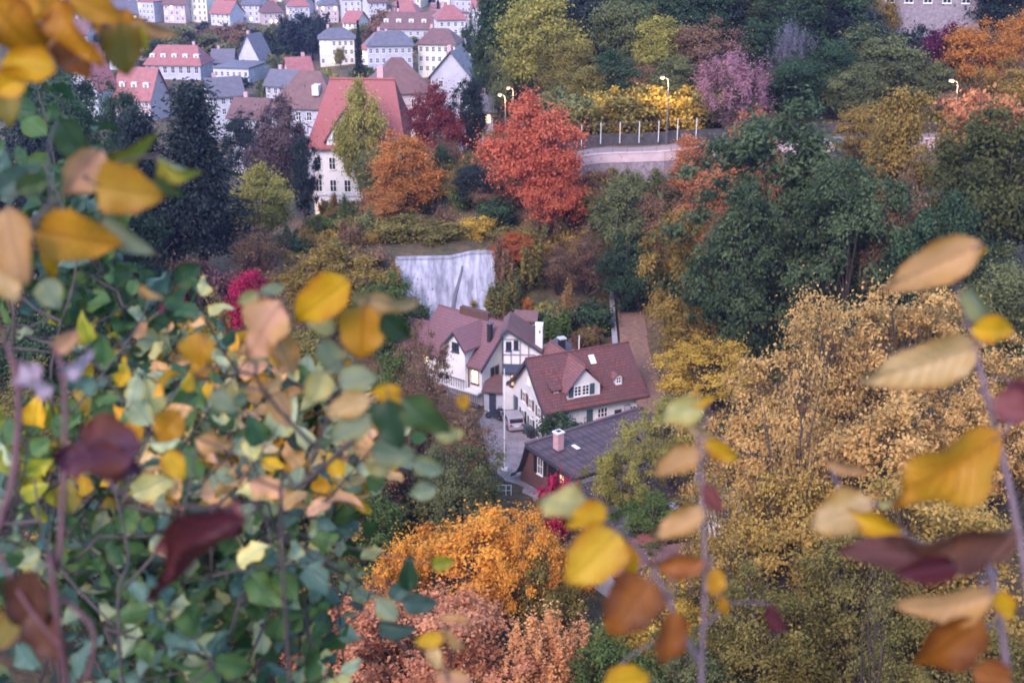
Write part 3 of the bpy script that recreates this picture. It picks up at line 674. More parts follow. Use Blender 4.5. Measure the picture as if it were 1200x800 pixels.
for px, py, w, Y, cc, key, lb in [(419,23,24,300,DARK,'cypress','tall dark spruce standing alone before the town'),(560,44,34,240,DKGREEN,'cypress','bluish spruce left of the wood edge'),(524,60,14,280,DARK,'cypress','thin dark cypress left of the bluish spruce'),(466,0,16,460,DARK,'cypress','dark cypress among the far white roofs'),(513,-8,10,480,DARK,'cypress','thin far cypress left of the white tower block'),(445,5,36,470,BROWN,'far_a','brown far tree above the white roofs'),(465,14,30,455,GREYGRN,'far_b','grey far tree beside the cypress in the town'),(575,30,44,330,PLUM,'far_b','dark plum tree below the white tower block'),(318,88,30,330,GREYGRN,'far_a','grey green tree among the town roofs'),(398,52,14,420,OLIVE,'far_b','small olive tree below the lit facade'),(340,60,24,410,OLIVE,'far_a','olive tree beside the white gabled town house'),(590,80,40,250,BROWN,'far_b','brown tree under the twin street lights'),(135,95,60,240,DKGREEN,'mid_b','dark green tree in front of the far red roof at left'),(285,128,60,235,DARK,'mid_b','dark tree hiding a pale house right of the pine'),(60,60,120,260,DKGREEN,'mid_a','dark green tree behind the orange leaves in the top left')]:
    tree(key, px, py, w, Y, *cc, lb, 'spruce_tree' if 'spruce' in lb and 'cypress' not in lb else ('cypress_tree' if key == 'cypress' else 'broadleaf_tree'))

rf_ = random.Random(9)
for k in range(80):
    px, Y = rf_.uniform(110, 590), rf_.choice([300, 340, 372, 405, 440, 468, 500, 580, 625, 690])
    if Y < 350 and px < 330: continue
    x = (px - 600) / F * Y * 1.05; z = ground_z(x, Y)
    hue, cc = rf_.choice([('dark green', DKGREEN), ('grey green', GREYGRN), ('brown', BROWN), ('olive', OLIVE), ('blue black', DARK), ('pale', PALE)])
    plant(rf_.choice(['far_a', 'far_b']), x, Y, z - .3, rf_.uniform(5, 9), rf_.uniform(6, 11), 'broadleaf_tree', f'small {hue} tree between the roofs of the far town', 'tree', *cc, group=f'{hue} trees between the roofs of the town')
M['ivy_wall'] = plain('dark_damp_wall', (0.05, 0.045, 0.05), 0.9, 0.4, 1.2, bump=.6)
M['stone'] = plain('purplish_stone_wall', (0.24, 0.20, 0.23), 0.9, 0.3, 1.8, bump=.6)
# ------------------------------------------------------------------ roads, yard and path (the setting)
def ribbon(name, centre, half, mat, lift=0.05, n=40, follow=True, kind='structure'):
    """a strip that follows the slope along a line of ground points"""
    pts = [Vector((a, b, 0)) for a, b in centre]
    seg = []
    for i in range(len(pts) - 1):
        for k in range(n // (len(pts) - 1)): seg.append(pts[i].lerp(pts[i+1], k / (n // (len(pts) - 1))))
    seg.append(pts[-1])
    v, f = [], []
    for i, q in enumerate(seg):
        d = (seg[min(i+1, len(seg)-1)] - seg[max(i-1, 0)]).normalized(); s = Vector((d.y, -d.x, 0))
        for k in range(5):
            w = q + s * half * (k / 2 - 1)
            v.append((w.x, w.y, 0))
    z = heights([(a, b) for a, b, _ in v])
    v = [(a, b, zz) for (a, b, _), zz in zip(v, z)]
    for i in range(len(seg)):                      # level across, a little above the slope
        zr = max(v[i*5+k][2] for k in range(5)) + lift
        for k in range(5): v[i*5+k] = (v[i*5+k][0], v[i*5+k][1], zr)
    for i in range(len(seg) - 1):
        for k in range(4): f.append((i*5+k, i*5+k+1, (i+1)*5+k+1, (i+1)*5+k))
    me = bpy.data.meshes.new(name); me.from_pydata(v, [], f); me.materials.append(mat); me.update()
    o = link_mesh(name, me); tag(o, kind=kind); return o, v

leafpath = plain('leaf_litter_path', (0.20, 0.105, 0.065), 0.9, 0.35, 2.2, bump=0.5, c2=(0.08, 0.055, 0.055))
ribbon('path', [(14.6, 158), (14.4, 148), (14.0, 138), (14.1, 124), (14.4, 116), (14.5, 106)], 1.6, leafpath, 0.12, 40)
road, road_v = ribbon('road', [(-14, 186), (-2, 176), (8, 170.5), (20, 169.6), (38, 172), (58, 175.5), (95, 181)], 3.1, M['road'], 0.15, 60)
yard_v = []
yard = MB()
nyx, nyy = 12, 18
for j in range(nyy + 1):
    for i in range(nyx + 1):
        y = 96 + 34 * j / nyy; x = -9.2 + 2.6 * (1 - j / nyy) + (16 + 2 * (j < 9)) * i / nyx
        yard_v.append((x, y))
zz = heights(yard_v)
me = bpy.data.meshes.new('yard'); me.from_pydata([(x, y, max(z, -0.4) * .25 + .12) for (x, y), z in zip(yard_v, zz)], [], [(j*(nyx+1)+i, j*(nyx+1)+i+1, (j+1)*(nyx+1)+i+1, (j+1)*(nyx+1)+i) for j in range(nyy) for i in range(nyx)])
me.materials.append(M['asphalt']); me.update()
tag(link_mesh('street', me), kind='structure')

# ------------------------------------------------------------------ windows, shutters
_cache = {}
def win_mesh(w, h, mull, frame_mat):
    key = ('w', round(w, 2), round(h, 2), mull, frame_mat)
    if key not in _cache:
        m = MB(); t = min(.09, w * .13)
        m.box(-w/2, -w/2+t, -.07, .03, -h/2, h/2); m.box(w/2-t, w/2, -.07, .03, -h/2, h/2)
        m.box(-w/2+t, w/2-t, -.068, .03, h/2-t, h/2); m.box(-w/2+t, w/2-t, -.068, .03, -h/2, -h/2+t)
        for k in range(1, mull[0]):
            x = -w/2 + w * k / mull[0]; m.box(x-t*.45, x+t*.45, -.06, .02, -h/2+t, h/2-t)
        for k in range(1, mull[1]):
            z = -h/2 + h * k / mull[1]; m.box(-w/2+t, w/2-t, -.055, .02, z-t*.3, z+t*.3)
        m.box(-w/2-.06, w/2+.06, -.16, .02, -h/2-.08, -h/2-.003)
        p = MB().box(-w/2+t*.5, w/2-t*.5, -.03, .01, -h/2+t*.5, h/2-t*.5)
        _cache[key] = (m.mesh('window', M[frame_mat]), p)
    return _cache[key]
_panes = {}
def window(parent, loc, rz, w, h, glass='glass', mull=(2, 2), shutters=None, frame='white_paint', label=None):
    me, pb = win_mesh(w, h, mull, frame)
    o = link_mesh('window', me, parent, loc, rz)
    k = (round(w, 2), round(h, 2), glass)
    if k not in _panes: _panes[k] = pb.mesh('pane', M[glass])
    link_mesh('pane', _panes[k], o)
    if label: o['label'] = label
    if shutters:
        sw = w * .5
        k2 = ('s', round(sw, 2), round(h, 2), shutters)
        if k2 not in _cache:
            s = MB(); s.box(-sw/2, sw/2, -.05, -.006, -h/2, h/2)
            for q in range(int(h / .16)): z = -h/2 + .08 + q * .16; s.box(-sw*.4, sw*.4, -.062, -.052, z, z + .07)
            _cache[k2] = s.mesh('shutter', M[shutters])
        for sg in (-1, 1):
            d = sg * (w/2 + sw/2 + .03)
            link_mesh('shutter', _cache[k2], parent, Vector(loc) + Vector((math.cos(rz) * d, math.sin(rz) * d, 0)), rz)
    return o
WEST, EAST = -math.pi / 2, math.pi / 2

def beams(parent, bars, mat, face='y', at_=-.03, th=.06):
    """bars: (a0, z0, a1, z1, width) on a wall face; each bar a part"""
    for a0, z0, a1, z1, w in bars:
        d = math.hypot(a1 - a0, z1 - z0); nx_, nz = -(z1 - z0) / d * w / 2, (a1 - a0) / d * w / 2
        poly = [(a0 + nx_, z0 + nz), (a1 + nx_, z1 + nz), (a1 - nx_, z1 - nz), (a0 - nx_, z0 - nz)]
        MB().prism(poly, at_ - th, at_, 'y' if face == 'y' else 'x').build('beam', M[mat], parent)

# ------------------------------------------------------------------ the white house with the red tiled roof and cross gable
B = empty('white_house', (3.44, 117.47, 0), R(24))
tag(B, 'white house with red brown tiled roof, front gable with teal shutters and shuttered gable wall', 'house')
w = MB(); w.prism([(0, -1.5), (8, -1.5), (8, 4.25), (4, 7.75), (0, 4.25)], 0, 11.0)
w.prism([(2.45, 4.0), (6.1, 4.0), (6.1, 5.75), (4.28, 7.55), (2.45, 5.75)], .25, 7.9, 'y')
w.build('wall', M['plaster'], B)
rf = MB(); rf.strip([(-.75, 4.0), (-.2, 4.22), (.7, 4.95), (4, 8.15), (7.3, 4.95), (8.2, 4.2), (8.7, 4.0)], .2, -.5, 11.35)
rf = rf.build('roof', M['roof_red'], B)
MB().tube([(-.52, 4, 8.17), (11.37, 4, 8.17)], .12).build('ridge_tile', M['roof_red'], rf)
cf = MB().strip([(2.05, 5.42), (4.28, 8.02), (6.5, 5.42)], .17, -.12, 8.25, 'y').build('cross_roof', M['roof_red_y'], B)
MB().tube([(4.28, -.13, 8.04), (4.28, 8.2, 8.04)], .1).build('ridge_tile', M['roof_red_y'], cf)
# verge boards on the street gable, dark
for sg, a, b, c in ((1, (-.8, 3.82), (.7, 4.72), (4, 7.93)), (-1, (8.75, 3.82), (7.3, 4.72), (4, 7.93))):
    MB().strip([a, b, c], .34, -.56, -.49).build('verge_board', M['timber'], B)
MB().box(-.45, 11.3, -.86, -.74, 3.86, 3.98).build('gutter', M['brown_timber'], B)
# front gable window with teal shutters: two lights
window(B, (3.55, .25, 5.35), 0, .85, 1.15, mull=(2, 3)); window(B, (4.45, .25, 5.35), 0, .85, 1.15, mull=(2, 3))
for x in (2.82, 5.18):
    s = MB(); s.box(-.27, .27, -.06, -.004, -.58, .58)
    for q in range(6): s.box(-.2, .2, -.075, -.06, -.5 + q * .17, -.42 + q * .17)
    s.build('shutter', M['teal'], B, loc=(x, .25, 5.35))
# street gable
for y, z, hh in ((5.3, 3.42, 1.15), (3.75, 3.25, 1.15), (1.65, 3.05, 1.15)):
    window(B, (0, y, z), WEST, .8, hh, shutters='brown_timber')
for y, z in ((5.6, 1.2), (3.6, 1.0), (1.45, .95)):
    window(B, (0, y, z), WEST, .8, 1.35, shutters='timber')
window(B, (0, 4.2, 5.6), WEST, .75, .8, glass='lit_soft', label='dimly lit small window under the gable peak')
d = MB().box(-.07, .02, 6.9, 7.75, .1, 2.7).build('door', M['teal'], B, ); MB().box(-.11, -.07, 7.0, 7.06, 1.2, 1.35).build('handle', M['metal'], d)
# front wall under the eaves
d = MB().box(4.5, 5.2, -.06, .02, 1.1, 3.2).build('door', M['teal'], B); MB().box(4.58, 4.64, -.1, -.06, 2.1, 2.25).build('handle', M['metal'], d)
window(B, (6.3, 0, 2.6), 0, 1.2, 1.2, mull=(3, 2)); window(B, (8.1, 0, 2.2), 0, .8, .9, frame='timber'); window(B, (9.8, 0, 2.3), 0, .9, 1.0)
MB().box(5.6, 6.8, -1.0, -.02, 1.0, 2.2).build('porch', M['plaster_pink'], B)
# roof windows and dormers
def skylight(parent, x, y, z, sl, w_, h_, mat='white_paint'):
    o = empty('skylight', (x, y, z), 0, parent); o.rotation_euler = (sl, 0, 0)
    MB().box(-w_/2, w_/2, -h_/2, h_/2, -.02, .10).build('frame', M['metal'], o)
    MB().box(-w_/2+.08, w_/2-.08, -h_/2+.08, h_/2-.08, .10, .115).build('pane', M[mat], o)
def skylight_part(parent, x, y, z, sl, w_, h_, mat):
    m = MB().box(-w_/2, w_/2, -h_/2, h_/2, -.05, .10)
    f = m.build('skylight', M['metal'], parent, loc=(x, y, z)); f.rotation_euler = (sl, 0, 0)
    MB().box(-w_/2+.07, w_/2-.07, -h_/2+.07, h_/2-.07, .10, .118).build('pane', M[mat], f)
M['sky_glass'] = plain('roof_window_glass', (0.75, 0.78, 0.82), 0.15, 0.05, 2)
skylight_part(rf, 6.6, 3.05, 7.26, R(44), .75, 1.15, 'sky_glass')
dm = MB(); dm.prism([(8.1, 5.0), (9.0, 5.0), (9.0, 5.75), (8.82, 5.98), (8.55, 6.08), (8.28, 5.98), (8.1, 5.75)], .9, 2.2, 'y')
dm = dm.build('dormer', M['plaster_grey'], B)
MB().strip([(7.95, 5.7), (8.25, 6.05), (8.55, 6.18), (8.85, 6.05), (9.15, 5.7)], .1, .75, 2.3, 'y').build('dormer_roof', M['roof_red_y'], dm)
window(dm, (8.55, .9, 5.5), 0, .6, .75, mull=(2, 2)).name = 'dormer_window'
dm = MB().prism([(1.0, 4.9), (2.0, 4.9), (2.0, 5.65), (1.0, 5.65)], 1.0, 2.2, 'y').build('dormer', M['brown_timber'], B)
MB().strip([(.7, 5.62), (2.6, 6.35)], .1, .85, 1.0).build('dormer_roof', M['roof_red'], dm); _r = MB().strip([(.75, 5.62), (2.7, 6.75)], .1, .85, 2.15).build('dormer_roof', M['roof_red'], dm)
window(dm, (1.5, 1.0, 5.3), 0, .5, .55).name = 'dormer_window'
MB().tube([(5.6, 4.1, 8.0), (5.6, 4.1, 9.7)], .05).build('vent_pipe', M['white_metal'], B)
c = MB().box(4.6, 5.2, 6.4, 7.0, 4.5, 8.6).build('chimney', M['black'], B); MB().box(4.5, 5.3, 6.3, 7.1, 8.61, 8.75).build('chimney_cap', M['plaster_grey'], c)
MB().tube([(-.05, -.12, -.3), (-.05, -.12, 3.9)], .06).build('downpipe', M['brown_timber'], B)

# ------------------------------------------------------------------ the white house with the plum roof
A = empty('white_house', (-3.22, 127.36, .3), R(-39))
tag(A, 'white house with smooth plum roof, tall wall dormer and lit window', 'house')
MB().prism([(0, -2.5), (8, -2.5), (8, 4.75), (4, 8.05), (0, 4.75)], -9.3, 0).build('wall', M['plaster'], A)
rf = MB().strip([(-.6, 4.45), (4, 8.35), (8.6, 4.45)], .22, -9.7, .4).build('roof', M['roof_plum'], A)
MB().tube([(-9.7, 4, 8.36), (.4, 4, 8.36)], .1).build('ridge_tile', M['roof_plum'], rf)
dw = MB().prism([(-4.45, 1.76), (-1.75, 1.76), (-1.75, 6.45), (-3.08, 7.95), (-4.45, 6.45)], -.72, 4.0, 'y').build('wall_dormer', M['plaster'], A)
MB().strip([(-4.85, 6.2), (-3.08, 8.25), (-1.35, 6.2)], .2, -1.1, 4.05, 'y').build('dormer_roof', M['roof_plum_y'], dw)
MB().strip([(-4.88, 6.0), (-3.08, 8.05), (-1.32, 6.0)], .26, -1.17, -1.1, 'y').build('verge_board', M['timber'], dw)
window(dw, (-3.05, -.72, 6.2), 0, 1.0, 1.05, mull=(3, 1), frame='timber').name = 'dormer_window'
window(A, (-.95, 0, 3.1), 0, 1.05, 1.6, glass='lit', mull=(2, 2), frame='brown_timber', label='brightly lit window at the house corner')
window(A, (-6.2, 0, 3.4), 0, .9, 1.2); window(A, (-5.2, 0, 3.4), 0, .9, 1.2)
window(A, (0, 2.1, 3.3), EAST, 1.5, 1.3, mull=(2, 1), frame='grey_timber')
MB().strip([(-.65, 4.2), (4, 8.14), (8.65, 4.2)], .3, .4, .47).build('verge_board', M['timber'], A)
c = MB().box(-.85, -.4, 1.9, 2.35, 5.8, 8.6).build('chimney', M['black'], A); MB().box(-.95, -.3, 1.8, 2.45, 8.61, 8.72).build('chimney_cap', M['roof_slate'], c)
MB().box(-6.3, -2.2, 3.7, 4.3, 7.9, 9.0).build('rear_dormer', M['brown_timber'], A)
MB().tube([(-1.72, -.18, 1.6), (-1.72, -.18, 4.6)], .06).build('downpipe', M['timber'], A)
# balcony with upright boards
bal = MB().box(-5.9, .25, -1.1, -.01, 1.55, 1.75).build('balcony', M['plaster'], A)
for k in range(25): MB().box(-5.85 + k * .25, -5.72 + k * .25, -1.08, -1.04, .2, 1.5).build('board', M['grey_timber'], bal)
for k in range(13): MB().box(-5.85 + k * .34, -5.78 + k * .34, -1.06, -1.02, 1.76, 2.75).build('picket', M['grey_timber'], bal)
MB().box(-5.9, -1.6, -1.09, -1.0, 2.76, 2.86).build('handrail', M['grey_timber'], bal)
# lean-to with brown roof and terrace
L = empty('lean_to', (-1.9, 126.2, .1), R(-12))
tag(L, 'small grey blue lean-to with brown tiled roof between the two white houses', 'shed')
MB().box(-1.1, 1.1, 0, 2.6, -.6, 2.5).build('wall', M['plaster_grey'], L)
MB().strip([(-.5, 2.45), (2.7, 3.2)], .14, -1.3, 1.25).build('roof', M['roof_brown'], L)
d = MB().box(-.55, .2, -.06, .01, 0, 2.0).build('door', M['timber'], L); MB().box(.06, .12, -.1, -.06, .9, 1.05).build('handle', M['metal'], d)

# ------------------------------------------------------------------ the half timbered gable house between them
T = empty('half_timbered_house', (0, 126.2, 0), R(-4))
tag(T, 'narrow half timbered white gable house with tall white chimney', 'house')
MB().prism([(-.98, -1), (2.75, -1), (2.75, 7.35), (-.45, 9.45), (-.98, 9.1)], 0, 4.6, 'y').build('wall', M['plaster'], T)
MB().strip([(-1.2, 9.1), (-.45, 9.85), (3.2, 7.35)], .2, -.55, 4.7, 'y').build('roof', M['roof_brown'], T)
MB().strip([(-1.23, 8.88), (-.45, 9.64), (3.23, 7.14)], .3, -.62, -.55, 'y').build('verge_board', M['timber'], T)
window(T, (-.35, 0, 7.55), 0, .6, 1.0, mull=(2, 1), frame='timber'); window(T, (.42, 0, 7.7), 0, .5, 1.0, mull=(2, 1), frame='timber')
beams(T, [(-.9, 8.3, 1.35, 8.35, .1), (.85, 5.6, .85, 8.6, .1), (-.1, 5.6, -.1, 7.0, .1), (1.75, 5.6, 1.75, 7.9, .1), (-.9, 6.6, 2.6, 6.65, .1)], 'grey_timber')
MB().box(-1.04, -.92, -.12, -.005, .2, 9.0).build('downpipe', M['timber'], T)
MB().box(-.9, 1.3, -1.0, -.01, -.6, 5.0).build('porch', M['plaster'], T)
MB().strip([(-1.35, 5.05), (.0, 5.55)], .16, -1.0, 2.6).build('pent_roof', M['timber'], T)
window(T, (.35, -1.0, 4.1), 0, .9, 1.35, glass='lit_soft', frame='brown_timber', label='window glowing dim orange under the pent roof')
d = MB().box(.2, 1.1, -1.06, -1.001, .2, 2.5).build('door', M['teal'], T); MB().box(.3, .36, -1.1, -1.06, 1.3, 1.45).build('handle', M['metal'], d)
c = MB().box(2.45, 3.2, -.1, .7, 6.6, 9.9).build('chimney', M['plaster'], T); MB().box(2.4, 3.25, -.15, .75, 9.901, 10.05).build('chimney_cap', M['white_paint'], c); MB().box(2.85, 2.98, -.13, -.101, 9.1, 9.4).build('flue_door', M['black'], c)
MB().prism([(3.4, 6.3), (6.2, 6.3), (4.8, 7.2)], 1.5, 4.5, 'y').build('rear_roof', M['roof_slate'], T)

# small house with a lit window at the left
E_ = empty('small_house', (-10.6, 133.0, 2.0), R(-30))
tag(E_, 'small pinkish house with one lit window at the left of the plum roofed house', 'house')
MB().prism([(0, -2), (5, -2), (5, 3.0), (2.5, 5.0), (0, 3.0)], -2.2, 2.6).build('wall', M['plaster_pink'], E_)
MB().strip([(-.5, 2.8), (2.5, 5.3), (5.5, 2.8)], .18, -2.5, 2.9).build('roof', M['roof_plum'], E_)
window(E_, (1.2, 0, 1.9), 0, .9, 1.3, glass='lit'); window(E_, (-1.0, 0, 1.9), 0, .9, 1.2)

# ------------------------------------------------------------------ the building with the ribbed dark roof
Cc = empty('mansard_building', (5.55, 103.32, 0), R(37))
tag(Cc, 'brown tile hung building with dark ribbed plum roof and pink chimney', 'house')
prof = [(8.6, .75), (7.95, 1.15), (7.35, 2.0), (6.85, 3.2), (6.45, 4.55), (-.9, 3.95)]
MB().prism([(8.1, -1), (7.8, 1.0), (7.2, 1.95), (6.7, 3.1), (6.3, 4.32), (-.55, 3.78), (-.55, -1)], 0, 13.5).build('wall', M['tile_hung'], Cc)
rf = MB().strip(prof, .18, -.55, 14.0).build('roof', M['roof_dark'], Cc)
sl = math.atan2(.6, 7.35)
for k in range(21):
    x = -.3 + k * .69
    MB().strip([(6.40, 4.60), (-.88, 4.005)], .07, x, x + .09).build('seam', M['roof_dark'], rf)
MB().strip([(6.62, 4.64), (6.2, 4.66)], .1, -.56, 14.02).build('ridge_cap', M['roof_dark'], rf)
MB().strip([(8.65, .6), (7.98, 1.0), (7.38, 1.85), (6.88, 3.05), (6.47, 4.38), (-.93, 3.78)], .24, -.61, -.551).build('verge_board', M['timber'], Cc)
c = MB().box(1.1, 1.8, 3.7, 4.4, 3.9, 6.0).build('chimney', M['brick_pink'], Cc)
MB().box(1.02, 1.88, 3.62, 4.48, 6.001, 6.14).build('chimney_cap', M['white_paint'], c); MB().box(1.25, 1.65, 3.85, 4.25, 6.141, 6.2).build('flue', M['black'], c)
MB().box(.95, 1.95, 3.45, 4.55, 4.22, 4.38).build('flashing', M['timber'], c)
skylight_part(rf, 2.9, 3.3, 4.36, sl, .55, 1.0, 'sky_glass')
window(Cc, (0, 4.85, 2.75), WEST, .8, 1.7, mull=(2, 2)); 
for y in (5.55, 4.15): MB().box(-.06, -.004, y - .25, y + .25, 1.9, 3.6).build('shutter', M['black'], Cc)
for k in range(5): MB().box(-.08, -.004, 2.15 + k * .31, 2.42 + k * .31, .3, 3.4).build('board', M['black'], Cc)
window(Cc, (0, 1.65, 2.6), WEST, .75, 1.1, glass='lit_soft', frame='brown_timber', label='dim orange window beside the dark boards')
# lower roof in front of it
D = empty('low_building', (6.6, 99.3, 0), R(37))
tag(D, 'low building with dark tiled roof in front of the ribbed one', 'house')
MB().box(0, 12, -4.6, 3.0, -2, 2.2).build('wall', M['plaster_grey'], D)
rf = MB().strip([(3.2, 3.25), (2.4, 3.35), (-5.0, 1.75)], .16, -.4, 12.4).build('roof', M['roof_dark'], D)
for k in range(13): 
    y = 2.1 - k * .56; z = 3.35 - (2.4 - y) * .2162
    MB().box(-.38, 12.38, y - .05, y + .05, z - .05, z + .045).build('tile_course', M['roof_dark'], rf)
for k in range(24): 
    x = -.2 + k * .52
    MB().strip([(2.38, 3.385), (-4.98, 1.793)], .05, x, x + .06).build('seam', M['roof_dark'], rf)
MB().box(-.5, 12.4, 2.35, 3.3, 3.36, 3.5).build('ridge_cap', M['metal'], rf)

# ------------------------------------------------------------------ houses glimpsed under the lower trees
def gable_house(name, label, loc, rz, wx, dy, eave, ridge, wall, roof, wins=(), over=.5, hip=0.0, group=None, cat='house', base=-2):
    o = empty(name, loc, rz); tag(o, label, cat, group)
    if hip <= 0:
        MB().prism([(0, base), (dy, base), (dy, eave), (dy/2, ridge - .15), (0, eave)], -wx/2, wx/2).build('wall', M[wall], o)
        MB().strip([(-over, eave - over * (ridge - eave) / dy * 2 + .12), (dy/2, ridge + .12), (dy + over, eave - over * (ridge - eave) / dy * 2 + .12)], .22, -wx/2 - over, wx/2 + over).build('roof', M[roof], o)
    else:
        MB().box(-wx/2, wx/2, 0, dy, base, eave).build('wall', M[wall], o)
        m = MB(); a, b = wx/2 + over, over; hx = min(hip, wx/2)
        m.add([(-a, -b, eave), (a, -b, eave), (a, dy + b, eave), (-a, dy + b, eave), (-wx/2 + hx, dy/2, ridge), (wx/2 - hx, dy/2, ridge), (-a, -b, eave - .2), (a, -b, eave - .2), (a, dy + b, eave - .2), (-a, dy + b, eave - .2)],
              [(0, 1, 5, 4), (1, 2, 5), (2, 3, 4, 5), (3, 0, 4), (0, 6, 7, 1), (1, 7, 8, 2), (2, 8, 9, 3), (3, 9, 6, 0), (9, 8, 7, 6)])
        m.build('roof', M[roof], o)
    return o
hz = gable_house('hidden_house', 'lilac walled house glimpsed behind the brown hanging leaves', (14.0, 86, -4.6), R(14), 8, 7, 7.2, 9.0, 'lilac', 'roof_brown')
for x in (-1.6, .6): 
    window(hz, (x, 0, 5.2), 0, 1.0, 1.6); window(hz, (x, 0, 2.6), 0, 1.0, 1.6)
sh = gable_house('garden_shed', 'shed with brick red roof glimpsed left of the thin twig', (10.2, 88.5, -1.3), R(30), 5, 4, 4.6, 5.8, 'plaster_grey', 'roof_rust')
for k in range(4):
    MB().tube([(-2.2 + k * 1.4, -1.6, 2.6), (-2.2 + k * 1.4, -1.6, 5.2)], .05).build('post', M['black'], sh)
MB().tube([(-2.4, -1.6, 5.2), (2.2, -1.6, 5.2)], .05).build('rail', M['black'], sh); MB().tube([(-2.4, -1.6, 3.9), (2.2, -1.6, 3.9)], .05).build('rail', M['black'], sh)
hz = gable_house('hidden_house', 'white house glimpsed through the golden tree at right', (19.5, 92, 1), R(-15), 9, 7, 7.0, 9.5, 'plaster', 'roof_slate')
for x in (-2.6, -.4, 1.8): window(hz, (x, 0, 5.2), 0, 1.0, 1.4); window(hz, (x, 0, 2.6), 0, 1.0, 1.4)
sh = gable_house('garden_shed', 'small dark red roofed garden shed behind the white chimney', tuple(at(616, 378, 141)), R(-10), 1.9, 1.4, .7, 1.2, 'plaster_grey', 'roof_brown')

# ------------------------------------------------------------------ concrete slope behind the houses
def concrete_mat():
    m, n, l, b = new_mat('streaked_sprayed_concrete')
    tc = n.new('ShaderNodeTexCoord')
    def noise(sc, st, d=6):
        mp = n.new('ShaderNodeMapping'); mp.inputs['Scale'].default_value = st; l.new(tc.outputs['Object'], mp.inputs[0])
        q = n.new('ShaderNodeTexNoise'); q.inputs['Scale'].default_value = sc; q.inputs['Detail'].default_value = d; q.inputs['Roughness'].default_value = .65; l.new(mp.outputs[0], q.inputs[0]); return q
    a = noise(1.0, (1.6, .5, .16)); c = noise(.55, (1, 1, 1)); e = noise(6, (1, 1, 1), 8)
    r = n.new('ShaderNodeValToRGB'); k = r.color_ramp.elements; k[0].position, k[0].color = .36, (.155, .16, .205, 1); k[1].position, k[1].color = .62, (.38, .385, .455, 1); l.new(a.outputs[0], r.inputs[0])
    r2 = n.new('ShaderNodeValToRGB'); k = r2.color_ramp.elements; k[0].position, k[0].color = .3, (.72, .72, .75, 1); k[1].position, k[1].color = .65, (1, 1, 1, 1); l.new(c.outputs[0], r2.inputs[0])
    mx = n.new('ShaderNodeMix'); mx.data_type = 'RGBA'; mx.blend_type = 'MULTIPLY'; mx.inputs[0].default_value = 1; l.new(r.outputs[0], mx.inputs[6]); l.new(r2.outputs[0], mx.inputs[7]); l.new(mx.outputs[2], b.inputs['Base Color'])
    bp = n.new('ShaderNodeBump'); bp.inputs['Strength'].default_value = .6; bp.inputs['Distance'].default_value = .15; l.new(e.outputs[0], bp.inputs['Height']); l.new(bp.outputs[0], b.inputs['Normal']); b.inputs['Roughness'].default_value = .85
    return m
M['slope'] = concrete_mat()
cs = empty('concrete_slope', (0, 0, 0)); tag(cs, 'pale streaked concrete slope with a dark drain channel behind the houses', 'retaining wall')
def slope_pt(s, t):
    x = -14.0 + 12.0 * s + .35 * math.sin(t * 3) * (1 - s); bulge = .35 * math.sin(3.1 * s * 2 + 1) * math.sin(math.pi * t)
    y = 142.6 + 4.6 * t ** 1.25 - bulge + .9 * s * t; z = 2.2 + (8.6 + .55 * max(0, s - .55) / .2 * (s < .75) + .55 * (s >= .75)) * t
    return Vector((x, y, z))
NS, NT = 30, 14
v = [slope_pt(i / NS, j / NT) for j in range(NT + 1) for i in range(NS + 1)]
nf = len(v)
v += [q + Vector((0, 2.2, -.2)) for q in v]
f = []
for j in range(NT):
    for i in range(NS):
        a = j * (NS + 1) + i; f.append((a, a + 1, a + NS + 2, a + NS + 1))
for i in range(NS):
    a = NT * (NS + 1) + i; f.append((a, a + 1, a + 1 + nf, a + nf))
for j in range(NT):
    for i, fl in ((0, 1), (NS, 0)):
        a = j * (NS + 1) + i; b_ = a + NS + 1; f.append((a, b_, b_ + nf, a + nf) if fl else (a, a + nf, b_ + nf, b_))
mm = MB(); mm.add(v, f); mm.build('concrete_face', M['slope'], cs, smooth=False)
rim = MB(); 
for i in range(NS):
    p, q = slope_pt(i / NS, 1), slope_pt((i + 1) / NS, 1)
    rim.add([p + Vector((0, -.12, .0)), q + Vector((0, -.12, 0)), q + Vector((0, .6, 0)), p + Vector((0, .6, 0)), p + Vector((0, -.12, .22)), q + Vector((0, -.12, .22)), q + Vector((0, .6, .22)), p + Vector((0, .6, .22))], [(3,2,1,0),(4,5,6,7),(0,1,5,4),(2,3,7,6)] + ([(3,0,4,7)] if i == 0 else []) + ([(1,2,6,5)] if i == NS - 1 else []))
rim.build('coping', M['slope'], cs)
dr = MB(); pts = []
for k in range(16):
    t = .02 + k / 15 * .86; s = .665 - .17 * (1 - t) ** 1.3 + .012 * math.sin(t * 9)
    pts.append(slope_pt(s, t) + Vector((0, -.02, .0)))
dr.tube(pts, [.40 - .018 * k for k in range(16)], 6); dr.build('drain_channel', M['roof_slate'], cs)
dr = MB(); dr.tube([slope_pt(.83 - .03 * k / 6, .35 + k * .07) + Vector((0, -.01, 0)) for k in range(6)], .05, 5); dr.build('crack', M['concrete'], cs)

